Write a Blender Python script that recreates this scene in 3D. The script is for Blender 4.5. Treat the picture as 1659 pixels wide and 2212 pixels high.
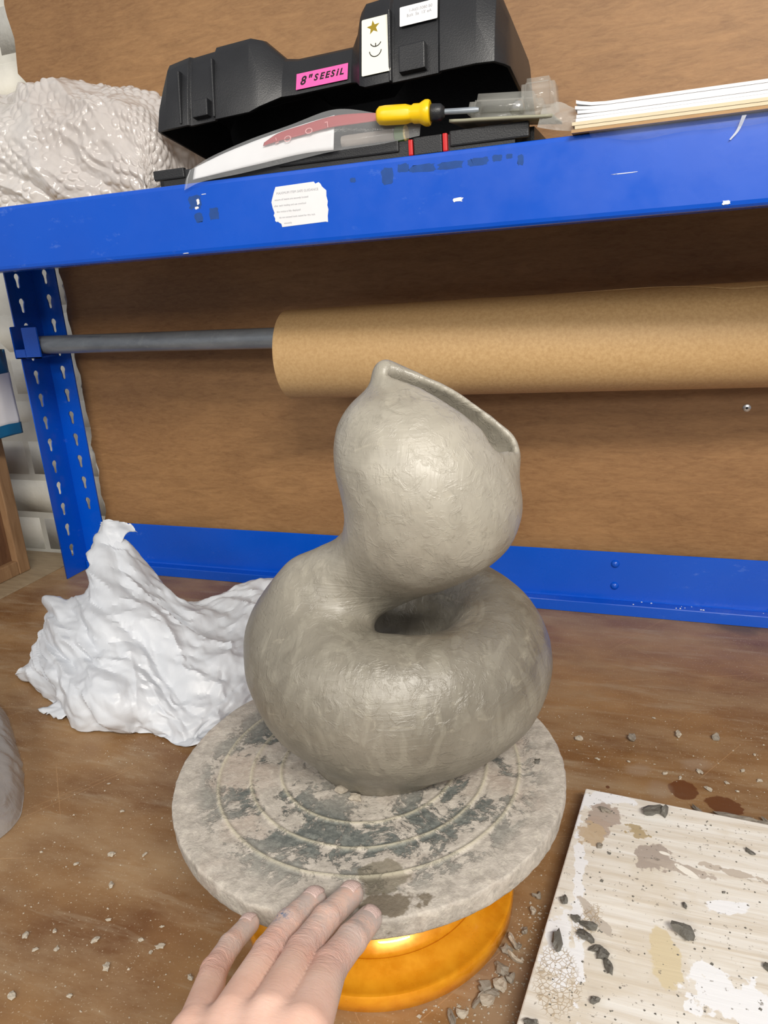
import bpy, bmesh, math, random
import numpy as np
from mathutils import Vector, Matrix

sc = bpy.context.scene
for o in list(bpy.data.objects):
    bpy.data.objects.remove(o)
COL = sc.collection

# ---------------------------------------------------------------- camera
F_PX = 1591.43
cam_d = bpy.data.cameras.new('camera'); cam = bpy.data.objects.new('camera', cam_d); COL.objects.link(cam)
cam_d.sensor_fit = 'VERTICAL'; cam_d.sensor_height = 36.0; cam_d.lens = F_PX * 36.0 / 2212.0
cam_d.clip_start = .01; cam_d.clip_end = 50
_R = Vector((.9406, .3336, -.0635)).normalized(); _f = Vector((-.3368, .8923, -.3007)).normalized()
_U = _R.cross(_f).normalized(); _R = _f.cross(_U).normalized()
cam.matrix_world = Matrix(((_R.x, _U.x, -_f.x, .1844), (_R.y, _U.y, -_f.y, -.4226), (_R.z, _U.z, -_f.z, .4531), (0, 0, 0, 1)))
sc.camera = cam

# ---------------------------------------------------------------- light
world = bpy.data.worlds.new('world'); sc.world = world; world.use_nodes = True
bg = world.node_tree.nodes['Background']; bg.inputs[0].default_value = (.96, .96, 1.0, 1); bg.inputs[1].default_value = .37

def lamp(name, loc, target, sx, sy, power, col=(1, .95, .87)):
    d = bpy.data.lights.new(name, 'AREA'); d.shape = 'RECTANGLE'; d.size = sx; d.size_y = sy; d.energy = power; d.color = col
    o = bpy.data.objects.new(name, d); COL.objects.link(o); o.location = loc
    o.rotation_euler = (Vector(target) - Vector(loc)).to_track_quat('-Z', 'Y').to_euler()
    return o
lamp('ceiling_lamp', (.95, -1.35, 1.65), (.1, .1, .1), 1.1, .12, 47)
lamp('ceiling_lamp', (-.9, -2.6, 1.75), (-.1, .2, .2), 1.5, .3, 22)
lamp('ceiling_lamp', (1.2, -5.2, 1.8), (0, .4, .2), 2.4, .5, 64)
sc.view_settings.view_transform = 'Standard'; sc.view_settings.look = 'None'
sc.view_settings.gamma = 1.0; sc.view_settings.exposure = 0.0; sc.view_settings.use_curve_mapping = False

# ---------------------------------------------------------------- helpers
rnd = random.Random(7)
def lin(r, g, b):
    def c(v):
        v /= 255.0
        return v / 12.92 if v <= .04045 else ((v + .055) / 1.055) ** 2.4
    return (c(r), c(g), c(b), 1.0)

class Mat:
    def __init__(s, name):
        s.m = bpy.data.materials.new(name); s.m.use_nodes = True
        s.t = s.m.node_tree; s.b = s.t.nodes['Principled BSDF']; s.out = s.t.nodes['Material Output']
        s._tc = None
    def n(s, typ): return s.t.nodes.new(typ)
    def link(s, a, b): s.t.links.new(a, b)
    def co(s):
        if not s._tc: s._tc = s.n('ShaderNodeTexCoord')
        return s._tc.outputs['Object']
    def val(s, sock, v):
        if hasattr(v, 'is_linked') or isinstance(v, bpy.types.NodeSocket): s.link(v, sock)
        else: sock.default_value = v
    def mapv(s, scale=(1, 1, 1), loc=(0, 0, 0), rot=(0, 0, 0), vec=None):
        m = s.n('ShaderNodeMapping'); s.link(vec or s.co(), m.inputs[0])
        m.inputs['Scale'].default_value = scale; m.inputs['Location'].default_value = loc; m.inputs['Rotation'].default_value = rot
        return m.outputs[0]
    def noise(s, scale, detail=4, rough=.55, vec=None, dist=0.0, color=False):
        m = s.n('ShaderNodeTexNoise'); s.link(vec or s.co(), m.inputs['Vector'])
        m.inputs['Scale'].default_value = scale; m.inputs['Detail'].default_value = detail
        m.inputs['Roughness'].default_value = rough; m.inputs['Distortion'].default_value = dist
        return m.outputs['Color' if color else 'Fac']
    def vor(s, scale, feature='F1', vec=None, rnd_=1.0, out='Distance'):
        m = s.n('ShaderNodeTexVoronoi'); m.feature = feature; s.link(vec or s.co(), m.inputs['Vector'])
        m.inputs['Scale'].default_value = scale; m.inputs['Randomness'].default_value = rnd_
        return m.outputs[out]
    def math(s, op, a, b=0.0, c=0.0, clamp=False):
        m = s.n('ShaderNodeMath'); m.operation = op; m.use_clamp = clamp
        s.val(m.inputs[0], a); s.val(m.inputs[1], b); s.val(m.inputs[2], c)
        return m.outputs[0]
    def step(s, v, lo, hi, a=0.0, b=1.0):
        m = s.n('ShaderNodeMapRange'); m.clamp = True
        s.val(m.inputs[0], v); m.inputs[1].default_value = lo; m.inputs[2].default_value = hi
        m.inputs[3].default_value = a; m.inputs[4].default_value = b
        return m.outputs[0]
    def mix(s, f, a, b, mode='MIX'):
        m = s.n('ShaderNodeMix'); m.data_type = 'RGBA'; m.blend_type = mode
        s.val(m.inputs[0], f); s.val(m.inputs[6], a); s.val(m.inputs[7], b)
        return m.outputs[2]
    def blob(s, c, r, rot=0.0, amp=.5, nscale=60, soft=.15):
        """1 inside an irregular ellipse lying in the object's XY plane"""
        v = s.n('ShaderNodeVectorMath'); v.operation = 'SUBTRACT'; s.link(s.co(), v.inputs[0]); v.inputs[1].default_value = (c[0], c[1], 0)
        m = s.n('ShaderNodeVectorRotate'); m.rotation_type = 'Z_AXIS'; s.link(v.outputs[0], m.inputs[0]); m.inputs['Angle'].default_value = -rot
        d = s.n('ShaderNodeVectorMath'); d.operation = 'MULTIPLY'; s.link(m.outputs[0], d.inputs[0]); d.inputs[1].default_value = (1 / r[0], 1 / r[1], 0)
        l = s.n('ShaderNodeVectorMath'); l.operation = 'LENGTH'; s.link(d.outputs[0], l.inputs[0])
        nz = s.math('MULTIPLY_ADD', s.noise(nscale, 3), amp * 2, -amp)
        q = s.math('ADD', l.outputs['Value'], nz)
        return s.step(q, 1 + soft, 1 - soft)
    def bump(s, h, strength=.5, dist=.002, prev=None):
        m = s.n('ShaderNodeBump'); s.val(m.inputs['Height'], h); m.inputs['Strength'].default_value = strength
        m.inputs['Distance'].default_value = dist
        if prev is not None: s.link(prev, m.inputs['Normal'])
        return m.outputs[0]
    def set(s, color=None, rough=None, normal=None, **kw):
        if color is not None: s.val(s.b.inputs['Base Color'], color)
        if rough is not None: s.val(s.b.inputs['Roughness'], rough)
        if normal is not None: s.link(normal, s.b.inputs['Normal'])
        for k, v in kw.items(): s.val(s.b.inputs[k.replace('_', ' ')], v)
        return s.m

def simple(name, rgb, rough=.5, var=.12, scale=80, bump=0.0, **kw):
    m = Mat(name); c = lin(*rgb); d = tuple(x * (1 - var) for x in c[:3]) + (1,)
    col = m.mix(m.noise(scale, 4), d, tuple(min(1, x * (1 + var)) for x in c[:3]) + (1,))
    nrm = m.bump(m.noise(scale * 4, 3), bump, .001) if bump else None
    return m.set(col, rough, nrm, **kw)

def mesh(name, V, Fc, mat=None, parent=None, smooth=False, loc=(0, 0, 0), mats=None, midx=None):
    me = bpy.data.meshes.new(name)
    V = np.asarray(V, dtype=float)
    me.from_pydata(V.tolist(), [], [tuple(int(i) for i in f) for f in Fc])
    for m in (mats or [mat]):
        if m: me.materials.append(m)
    if midx is not None: me.polygons.foreach_set('material_index', midx)
    if smooth: me.polygons.foreach_set('use_smooth', [True] * len(me.polygons))
    me.update()
    o = bpy.data.objects.new(name, me); COL.objects.link(o); o.location = loc
    if parent: o.parent = parent
    return o

def bmobj(name, bm, mat, parent=None, smooth=False, loc=(0, 0, 0)):
    me = bpy.data.meshes.new(name); bm.to_mesh(me); bm.free()
    if mat: me.materials.append(mat)
    if smooth: me.polygons.foreach_set('use_smooth', [True] * len(me.polygons))
    o = bpy.data.objects.new(name, me); COL.objects.link(o); o.location = loc
    if parent: o.parent = parent
    return o

def empty(name, loc=(0, 0, 0), rot=(0, 0, 0)):
    o = bpy.data.objects.new(name, None); COL.objects.link(o); o.location = loc; o.rotation_euler = rot
    o.empty_display_size = .02
    return o
def tag(o, label=None, cat=None, group=None, kind=None):
    if label: o['label'] = label
    if cat: o['category'] = cat
    if group: o['group'] = group
    if kind: o['kind'] = kind
    return o

def box(name, lo, hi, mat, parent=None, bev=.001, seg=2, loc=(0, 0, 0), rotz=0, smooth=False):
    bm = bmesh.new(); bmesh.ops.create_cube(bm, size=1)
    lo = Vector(lo); hi = Vector(hi)
    for v in bm.verts: v.co = Vector([(lo[i] + hi[i]) / 2 + v.co[i] * (hi[i] - lo[i]) for i in range(3)])
    if bev: bmesh.ops.bevel(bm, geom=bm.edges[:], offset=bev, segments=seg, affect='EDGES', profile=.6)
    o = bmobj(name, bm, mat, parent, smooth, loc); o.rotation_euler[2] = rotz
    return o

def lathe(name, prof, mat, parent=None, n=64, loc=(0, 0, 0), axis='Z', smooth=True, a0=0.0):
    V = []; Fc = []
    a = np.arange(n) * 2 * np.pi / n + a0
    for r, z in prof:
        ring = np.stack([r * np.cos(a), r * np.sin(a), np.full(n, z)], 1)
        if axis == 'X': ring = ring[:, [2, 0, 1]]
        V.append(ring)
    k = len(prof); V = np.concatenate(V)
    for i in range(k - 1):
        for j in range(n):
            j2 = (j + 1) % n
            Fc.append((i * n + j, i * n + j2, (i + 1) * n + j2, (i + 1) * n + j))
    if prof[0][0] > 0: Fc.append(tuple(range(n))[::-1])
    if prof[-1][0] > 0: Fc.append(tuple((k - 1) * n + j for j in range(n)))
    o = mesh(name, V, Fc, mat, parent, smooth, loc)
    if smooth:
        try: o.data.set_sharp_from_angle(angle=math.radians(50))
        except Exception: pass
    return o

def tube(name, pts, radii, mat, parent=None, n=12, loc=(0, 0, 0)):
    pts = [Vector(p) for p in pts]; V = []; Fc = []
    for i, p in enumerate(pts):
        t = (pts[min(i + 1, len(pts) - 1)] - pts[max(i - 1, 0)]).normalized()
        a = t.cross(Vector((.13, .2, 1))).normalized(); b = t.cross(a)
        r = radii[i] if hasattr(radii, '__len__') else radii
        for j in range(n):
            th = 2 * math.pi * j / n; V.append(p + a * (r * math.cos(th)) + b * (r * math.sin(th)))
    for i in range(len(pts) - 1):
        for j in range(n):
            Fc.append((i * n + j, i * n + (j + 1) % n, (i + 1) * n + (j + 1) % n, (i + 1) * n + j))
    Fc.append(tuple(range(n))[::-1]); Fc.append(tuple((len(pts) - 1) * n + j for j in range(n)))
    return mesh(name, [tuple(v) for v in V], Fc, mat, parent, True, loc)

def flat_shape(name, outline, holes, depth, mat, parent, M):
    """2-D outline with real holes, given thickness, placed by matrix M"""
    cu = bpy.data.curves.new(name, 'CURVE'); cu.dimensions = '2D'; cu.fill_mode = 'BOTH'; cu.extrude = depth / 2
    for pl in [outline] + holes:
        sp = cu.splines.new('POLY'); sp.points.add(len(pl) - 1)
        for i, (x, y) in enumerate(pl): sp.points[i].co = (x, y, 0, 1)
        sp.use_cyclic_u = True
    co = bpy.data.objects.new(name + '_tmp', cu); COL.objects.link(co)
    dg = bpy.context.evaluated_depsgraph_get(); me = bpy.data.meshes.new_from_object(co.evaluated_get(dg))
    bpy.data.objects.remove(co)
    me.transform(M); me.materials.clear(); me.materials.append(mat); me.name = name
    o = bpy.data.objects.new(name, me); COL.objects.link(o); o.parent = parent
    return o

def fixn(o):
    bm = bmesh.new(); bm.from_mesh(o.data); bmesh.ops.recalc_face_normals(bm, faces=bm.faces[:])
    bm.to_mesh(o.data); bm.free()
def text_geo(body, size, M, shear=0.0, extrude=.00008, offset=0.0):
    cu = bpy.data.curves.new('txt', 'FONT'); cu.body = body; cu.size = size; cu.extrude = extrude; cu.shear = shear; cu.offset = offset
    cu.resolution_u = 3
    co = bpy.data.objects.new('txt', cu); COL.objects.link(co)
    dg = bpy.context.evaluated_depsgraph_get(); me = bpy.data.meshes.new_from_object(co.evaluated_get(dg))
    bpy.data.objects.remove(co)
    V = [tuple(M @ v.co) for v in me.vertices]; Fc = [tuple(p.vertices) for p in me.polygons]
    bpy.data.meshes.remove(me)
    return V, Fc

def join_geo(parts):
    """parts: list of (V, F, material index)"""
    V = []; Fc = []; mi = []
    for v, f, m in parts:
        b = len(V); V += [tuple(x) for x in v]; Fc += [tuple(i + b for i in q) for q in f]; mi += [m] * len(f)
    return V, Fc, mi

def poly_slab(outline, t, M):
    """closed slab from a 2-D polygon; M maps (u,v,w)"""
    n = len(outline)
    V = [tuple(M @ Vector((x, y, 0))) for x, y in outline] + [tuple(M @ Vector((x, y, t))) for x, y in outline]
    Fc = [tuple(range(n))[::-1], tuple(range(n, 2 * n))] + [(i, (i + 1) % n, n + (i + 1) % n, n + i) for i in range(n)]
    return V, Fc

# vectorised value noise
def _hash(i, j, k, seed):
    n = (i * 374761393 + j * 668265263 + k * 2147483647 + seed * 1274126177) & 0xffffffff
    n = ((n ^ (n >> 13)) * 1274126177) & 0xffffffff
    return ((n ^ (n >> 16)) & 0xffff) / 65535.0
def vnoise(P, scale, seed=0):
    Q = np.asarray(P) * scale; I = np.floor(Q).astype(np.int64); f = Q - I; f = f * f * (3 - 2 * f); r = 0
    for a in (0, 1):
        for b in (0, 1):
            for c in (0, 1):
                w = (f[..., 0] if a else 1 - f[..., 0]) * (f[..., 1] if b else 1 - f[..., 1]) * (f[..., 2] if c else 1 - f[..., 2])
                r = r + w * _hash(I[..., 0] + a, I[..., 1] + b, I[..., 2] + c, seed)
    return r * 2 - 1
def fbm(P, scale, oct=4, seed=0):
    return sum(vnoise(P, scale * 2 ** i, seed + i) * .5 ** i for i in range(oct))

# surface nets
def surface_nets(fn, lo, hi, h):
    lo = np.array(lo, float); n = np.ceil((np.array(hi) - lo) / h).astype(int) + 1
    ax = [lo[i] + h * np.arange(n[i]) for i in range(3)]
    S = np.empty(n, dtype=np.float32)
    for a in range(0, n[0], 16):
        g = np.stack(np.meshgrid(ax[0][a:a + 16], ax[1], ax[2], indexing='ij'), -1)
        S[a:a + 16] = fn(g)
    neg = S < 0
    cnt = np.zeros(n - 1, np.int8)
    for a in (0, 1):
        for b in (0, 1):
            for c in (0, 1):
                cnt += neg[a:n[0] - 1 + a, b:n[1] - 1 + b, c:n[2] - 1 + c]
    act = (cnt > 0) & (cnt < 8); idx = -np.ones(act.shape, np.int64); cells = np.argwhere(act); idx[act] = np.arange(len(cells))
    acc = np.zeros((len(cells), 3)); num = np.zeros(len(cells))
    corners = [(a, b, c) for a in (0, 1) for b in (0, 1) for c in (0, 1)]
    for p in corners:
        for d in range(3):
            if p[d]: continue
            q = list(p); q[d] = 1
            s0 = S[cells[:, 0] + p[0], cells[:, 1] + p[1], cells[:, 2] + p[2]]; s1 = S[cells[:, 0] + q[0], cells[:, 1] + q[1], cells[:, 2] + q[2]]
            m = (s0 < 0) != (s1 < 0); t = np.where(m, s0 / np.where(m, s0 - s1, 1), 0)
            pos = np.array(p, float)[None] + np.eye(3)[d] * t[:, None]
            acc += pos * m[:, None]; num += m
    V = lo + h * (cells + acc / num[:, None])
    Fs = []
    for d in range(3):
        u, v = (d + 1) % 3, (d + 2) % 3
        sl0 = [slice(None)] * 3; sl1 = [slice(None)] * 3; sl0[d] = slice(0, n[d] - 1); sl1[d] = slice(1, n[d])
        A = neg[tuple(sl0)]; B = neg[tuple(sl1)]; e = np.argwhere(A != B)
        e = e[(e[:, u] > 0) & (e[:, v] > 0) & (e[:, u] < n[u] - 1) & (e[:, v] < n[v] - 1)]
        s = A[e[:, 0], e[:, 1], e[:, 2]]
        def cell(du, dv):
            c = e.copy(); c[:, u] -= du; c[:, v] -= dv; return idx[c[:, 0], c[:, 1], c[:, 2]]
        q = np.stack([cell(1, 1), cell(0, 1), cell(0, 0), cell(1, 0)], 1)
        q[~s] = q[~s][:, ::-1]
        Fs.append(q)
    Fs = np.concatenate(Fs); Fs = Fs[(Fs >= 0).all(1)]
    return V, Fs
def grad(fn, V, e=2e-4):
    g = np.stack([fn(V + np.eye(3)[i] * e) - fn(V - np.eye(3)[i] * e) for i in range(3)], 1)
    return g / (np.linalg.norm(g, axis=1)[:, None] + 1e-12)
def project(fn, V, it=2):
    for _ in range(it): V = V - grad(fn, V) * np.clip(fn(V), -.002, .002)[:, None]
    return V

def smin(a, b, k):
    h = np.clip(.5 + .5 * (b - a) / k, 0, 1); return b * (1 - h) + a * h - k * h * (1 - h)
def smax(a, b, k): return -smin(-a, -b, k)
def ell(P, c, r, Rm=None):
    q = P - np.array(c)
    if Rm is not None: q = q @ Rm
    r = np.array(r); k0 = np.sqrt(((q / r) ** 2).sum(-1)); k1 = np.sqrt(((q / r ** 2) ** 2).sum(-1)) + 1e-9
    return k0 * (k0 - 1) / k1
def cap(P, a, b, ra, rb):
    a = np.array(a, float); b = np.array(b, float); ab = b - a
    t = np.clip(((P - a) @ ab) / (ab @ ab), 0, 1); return np.sqrt(((P - a - t[..., None] * ab) ** 2).sum(-1)) - (ra + (rb - ra) * t)
def eul(x, y, z):
    cx, sx, cy, sy, cz, sz = np.cos(x), np.sin(x), np.cos(y), np.sin(y), np.cos(z), np.sin(z)
    X = np.array([[1, 0, 0], [0, cx, -sx], [0, sx, cx]]); Y = np.array([[cy, 0, sy], [0, 1, 0], [-sy, 0, cy]]); Z = np.array([[cz, -sz, 0], [sz, cz, 0], [0, 0, 1]])
    return Z @ Y @ X

def cubic_grid(G, su, sv):
    """Catmull-Rom surface through control grid G[i][j] -> array (nu,nv,3)"""
    G = np.array(G, float)
    def cr(A, s):
        A = np.concatenate([2 * A[:1] - A[1:2], A, 2 * A[-1:] - A[-2:-1]]); out = []
        for i in range(len(A) - 3):
            for k in range(s):
                t = k / s; p0, p1, p2, p3 = A[i:i + 4]
                out.append(.5 * (2 * p1 + (p2 - p0) * t + (2 * p0 - 5 * p1 + 4 * p2 - p3) * t * t + (3 * p1 - p0 - 3 * p2 + p3) * t ** 3))
        out.append(A[-2]); return np.array(out)
    H = cr(G, su); return np.transpose(cr(np.transpose(H, (1, 0, 2)), sv), (1, 0, 2))
def grid_faces(nu, nv):
    i, j = np.meshgrid(np.arange(nu - 1), np.arange(nv - 1), indexing='ij'); a = (i * nv + j).ravel()
    return np.stack([a, a + nv, a + nv + 1, a + 1], 1)
def grid_normals(S):
    du = np.gradient(S, axis=0); dv = np.gradient(S, axis=1); n = np.cross(du, dv); return n / (np.linalg.norm(n, axis=2)[..., None] + 1e-12)
def crumple(P, scale, seed, n=5):
    r = np.random.RandomState(seed); out = 0
    W = np.stack([vnoise(P, scale * .35, seed + 9 + i) for i in range(3)], -1) * .55 / scale * 2
    Q = P + W
    for i in range(n):
        d = r.normal(size=3); d /= np.linalg.norm(d); f = scale * (.6 + 1.1 * r.rand()); ph = r.rand() * 2
        t = (Q @ d) * f + ph; out = out + (np.abs((t % 2) - 1) - .5) * (.6 / f * scale) 
    return out / n * 2
def facets(U, W, sp, seed):
    P0 = np.stack([U, W, 0 * U], -1); X = U / sp + vnoise(P0, .55 / sp, seed) * .55; Y = W / sp + vnoise(P0, .55 / sp, seed + 7) * .55
    X = X + .37 * Y; I = np.floor(X).astype(np.int64); J = np.floor(Y).astype(np.int64); fx = X - I; fy = Y - J
    H = lambda a, b: _hash(a, b, 0 * a, seed) * 2 - 1
    h00, h10, h01, h11 = H(I, J), H(I + 1, J), H(I, J + 1), H(I + 1, J + 1)
    return np.where(fx + fy < 1, h00 + fx * (h10 - h00) + fy * (h01 - h00), h11 + (1 - fx) * (h01 - h11) + (1 - fy) * (h10 - h11))
def arcs(S):
    ul = np.cumsum(np.concatenate([np.zeros((1, S.shape[1])), np.linalg.norm(np.diff(S, axis=0), axis=2)]), 0); vl = np.cumsum(np.concatenate([np.zeros((S.shape[0], 1)), np.linalg.norm(np.diff(S, axis=1), axis=2)], axis=1), 1)
    return ul.mean(1)[:, None] + 0 * ul, vl
def add_attr(o, name, vals):
    a = o.data.attributes.new(name, 'FLOAT', 'POINT'); a.data.foreach_set('value', np.asarray(vals, dtype=np.float32))
def attr(m, name):
    a = m.n('ShaderNodeAttribute'); a.attribute_name = name; return a.outputs['Fac']

# ---------------------------------------------------------------- materials
def m_plywood():
    m = Mat('plywood'); v = m.mapv((3, 3, 26))
    g = m.noise(9, 6, .7, m.mapv((2.2, 2.2, 11)), 1.0); big = m.noise(3.2, 3, .5, m.mapv((1, 1, 1.5)))
    fine = m.noise(75, 4, .7, m.mapv((1, 1, 4)), .8)
    c = m.mix(m.step(g, .3, .7), lin(128, 92, 56), lin(158, 118, 76))
    c = m.mix(m.step(big, .42, .66, 0, .6), c, lin(108, 72, 40))
    c = m.mix(m.step(fine, .35, .75, 0, .3), c, lin(184, 145, 98))
    return m.set(c, .55, m.bump(fine, .12, .001))
def m_worktop():
    m = Mat('hardboard worktop')
    big = m.noise(5.5, 4, .55, m.mapv((1, 1.5, 1), rot=(0, 0, .7))); mid = m.noise(17, 5, .6); dust = m.noise(9, 6, .72, m.mapv((.5, 1.7, 1), rot=(0, 0, -.8)))
    speck = m.noise(520, 2, .5); wipe = m.noise(30, 5, .7, m.mapv((.22, 1.6, 1), rot=(0, 0, .85)), .3)
    c = m.mix(m.step(big, .36, .64), lin(110, 74, 42), lin(160, 124, 82))
    c = m.mix(m.step(mid, .42, .68, 0, .5), c, lin(134, 102, 68))
    c = m.mix(m.step(dust, .44, .70, 0, .6), c, lin(172, 148, 116))
    c = m.mix(m.step(wipe, .54, .74, 0, .55), c, lin(176, 160, 134))
    c = m.mix(m.step(speck, .64, .72, 0, .7), c, lin(190, 172, 146))
    # knife scratches
    for (rot, off, sc_) in ((.62, .13, 2.1), (.55, .31, 1.6), (2.35, .05, 1.9), (1.25, .22, 1.3)):
        w = m.n('ShaderNodeTexWave'); w.wave_type = 'BANDS'; m.link(m.mapv((sc_,) * 3, (off, off * 2, 0), (0, 0, rot)), w.inputs[0])
        w.inputs['Scale'].default_value = 1.0; w.inputs['Distortion'].default_value = .25; w.inputs['Detail'].default_value = 1
        line = m.step(w.outputs['Fac'], .99996, .999995); gate = m.step(m.noise(7, 2), .5, .56)
        c = m.mix(m.math('MULTIPLY', m.math('MULTIPLY', line, gate), .5), c, lin(184, 146, 104))
    # wet drips and slip stains behind the tile
    for cc, rr, rot, amp in (((.225, .181), (.0125, .0135), .3, .22), ((.258, .168), (.0155, .0115), -.3, .28), ((.161, .168), (.0018, .002), 0, .2)):
        c = m.mix(m.math('MULTIPLY', m.blob(cc, rr, rot, amp, 160, .04), .85), c, lin(96, 52, 24))
    for cc, rr, rot, amp in (((.205, .176), (.01, .012), 0, .3), ((.186, .20), (.011, .008), .4, .3), ((.238, .222), (.014, .008), .3, .4), ((-.14, -.02), (.01, .003), .9, .4), ((.112, -.06), (.028, .03), .5, .3)):
        c = m.mix(m.math('MULTIPLY', m.blob(cc, rr, rot, amp, 70, .35), .45), c, lin(160, 140, 120))
    c = m.mix(m.math('MULTIPLY', m.blob((.30, .53), (.03, .022), 0, .5, 60, .4), .6), c, lin(52, 44, 38))
    rough = m.step(dust, .3, .7, .34, .62)
    return m.set(c, rough, m.bump(m.noise(300, 3), .08, .001))
def m_blue(name='blue enamel', scuffs=True):
    m = Mat(name); c = lin(0, 78, 192)
    n1 = m.noise(9, 4); c = m.mix(m.step(n1, .35, .7, 0, .25), c, lin(0, 92, 214))
    if scuffs:
        s = m.noise(45, 6, .75, m.mapv((.6, 1, 1.4))); g = m.noise(6, 3)
        c = m.mix(m.math('MULTIPLY', m.step(s, .6, .72), m.step(g, .5, .62, 0, .45)), c, lin(105, 140, 215))
    return m.set(c, m.step(m.noise(30, 4), .3, .7, .2, .34), m.bump(m.noise(70, 2), .04, .001), Coat_Weight=.15)
def m_clay():
    m = Mat('leather hard clay')
    a = m.noise(16, 5, .6, dist=.8); b = m.noise(45, 5, .7, m.mapv((1, 1, 1.8)), 1.2); v = m.noise(28, 3, .5, m.mapv((1.4, 1, .6), rot=(.4, .3, .9)), 2.2)
    h = attr(m, 'dry')  # blend factor by height: darker body tones to paler head tones
    lo = m.mix(m.step(a, .35, .65), lin(106, 100, 88), lin(128, 122, 109)); hi = m.mix(m.step(a, .35, .65), lin(146, 140, 127), lin(171, 165, 151))
    c = m.mix(h, lo, hi)
    c = m.mix(m.step(v, .52, .60, 0, .12), c, lin(188, 183, 166))
    c = m.mix(m.step(b, .60, .76, 0, .38), c, lin(196, 188, 168))
    c = m.mix(m.step(m.noise(70, 4, .7, dist=1.5), .60, .68, 0, .3), c, lin(108, 102, 90))
    br = m.noise(34, 5, .6, m.mapv((.3, .8, 9), rot=(.25, .65, .3)), .3)
    br2 = m.noise(30, 5, .6, m.mapv((4.5, .8, .6), rot=(.1, -.6, .2)), .6)
    gate = m.step(m.noise(13, 2), .44, .6)
    hgt = m.math('ADD', m.math('MULTIPLY', br, gate), m.math('MULTIPLY', br2, m.math('SUBTRACT', 1.0, gate)))
    n = m.bump(hgt, .42, .0016); n = m.bump(m.step(m.noise(95, 4, .65, dist=1.6), .50, .64), .38, .0006, n)
    n = m.bump(m.noise(320, 3, .6), .14, .0005, n)
    return m.set(c, m.step(a, .3, .7, .32, .46), n, Specular_IOR_Level=.75)
def m_wheel():
    m = Mat('clay caked steel')
    a = m.noise(24, 8, .74, dist=.6); b = m.noise(85, 6, .75, dist=.4); c3 = m.noise(260, 4, .7)
    bare = m.step(m.math('ADD', m.math('MULTIPLY', a, .75), m.math('MULTIPLY', b, .25)), .50, .465)
    bare = m.math('MULTIPLY', bare, attr(m, 'bare'))
    clay = m.mix(m.step(b, .35, .65), lin(160, 152, 142), lin(196, 188, 177))
    clay = m.mix(m.step(m.noise(22, 4), .52, .66, 0, .5), clay, lin(168, 150, 136))
    clay = m.mix(m.step(c3, .5, .75, 0, .6), clay, lin(214, 207, 192))
    steel = m.mix(m.step(c3, .4, .62), lin(92, 96, 93), lin(124, 127, 121))
    c = m.mix(bare, clay, steel)
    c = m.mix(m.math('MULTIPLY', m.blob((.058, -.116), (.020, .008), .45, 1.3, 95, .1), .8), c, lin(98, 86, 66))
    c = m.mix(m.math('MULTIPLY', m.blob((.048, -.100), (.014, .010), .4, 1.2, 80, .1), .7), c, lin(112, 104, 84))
    c = m.mix(attr(m, 'ridge'), c, lin(200, 192, 168))
    hh = m.math('SUBTRACT', m.math('ADD', m.math('MULTIPLY', b, .5), m.math('MULTIPLY', c3, .35)), m.math('MULTIPLY', bare, .35))
    return m.set(c, .7, m.bump(hh, .9, .0018))
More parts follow.
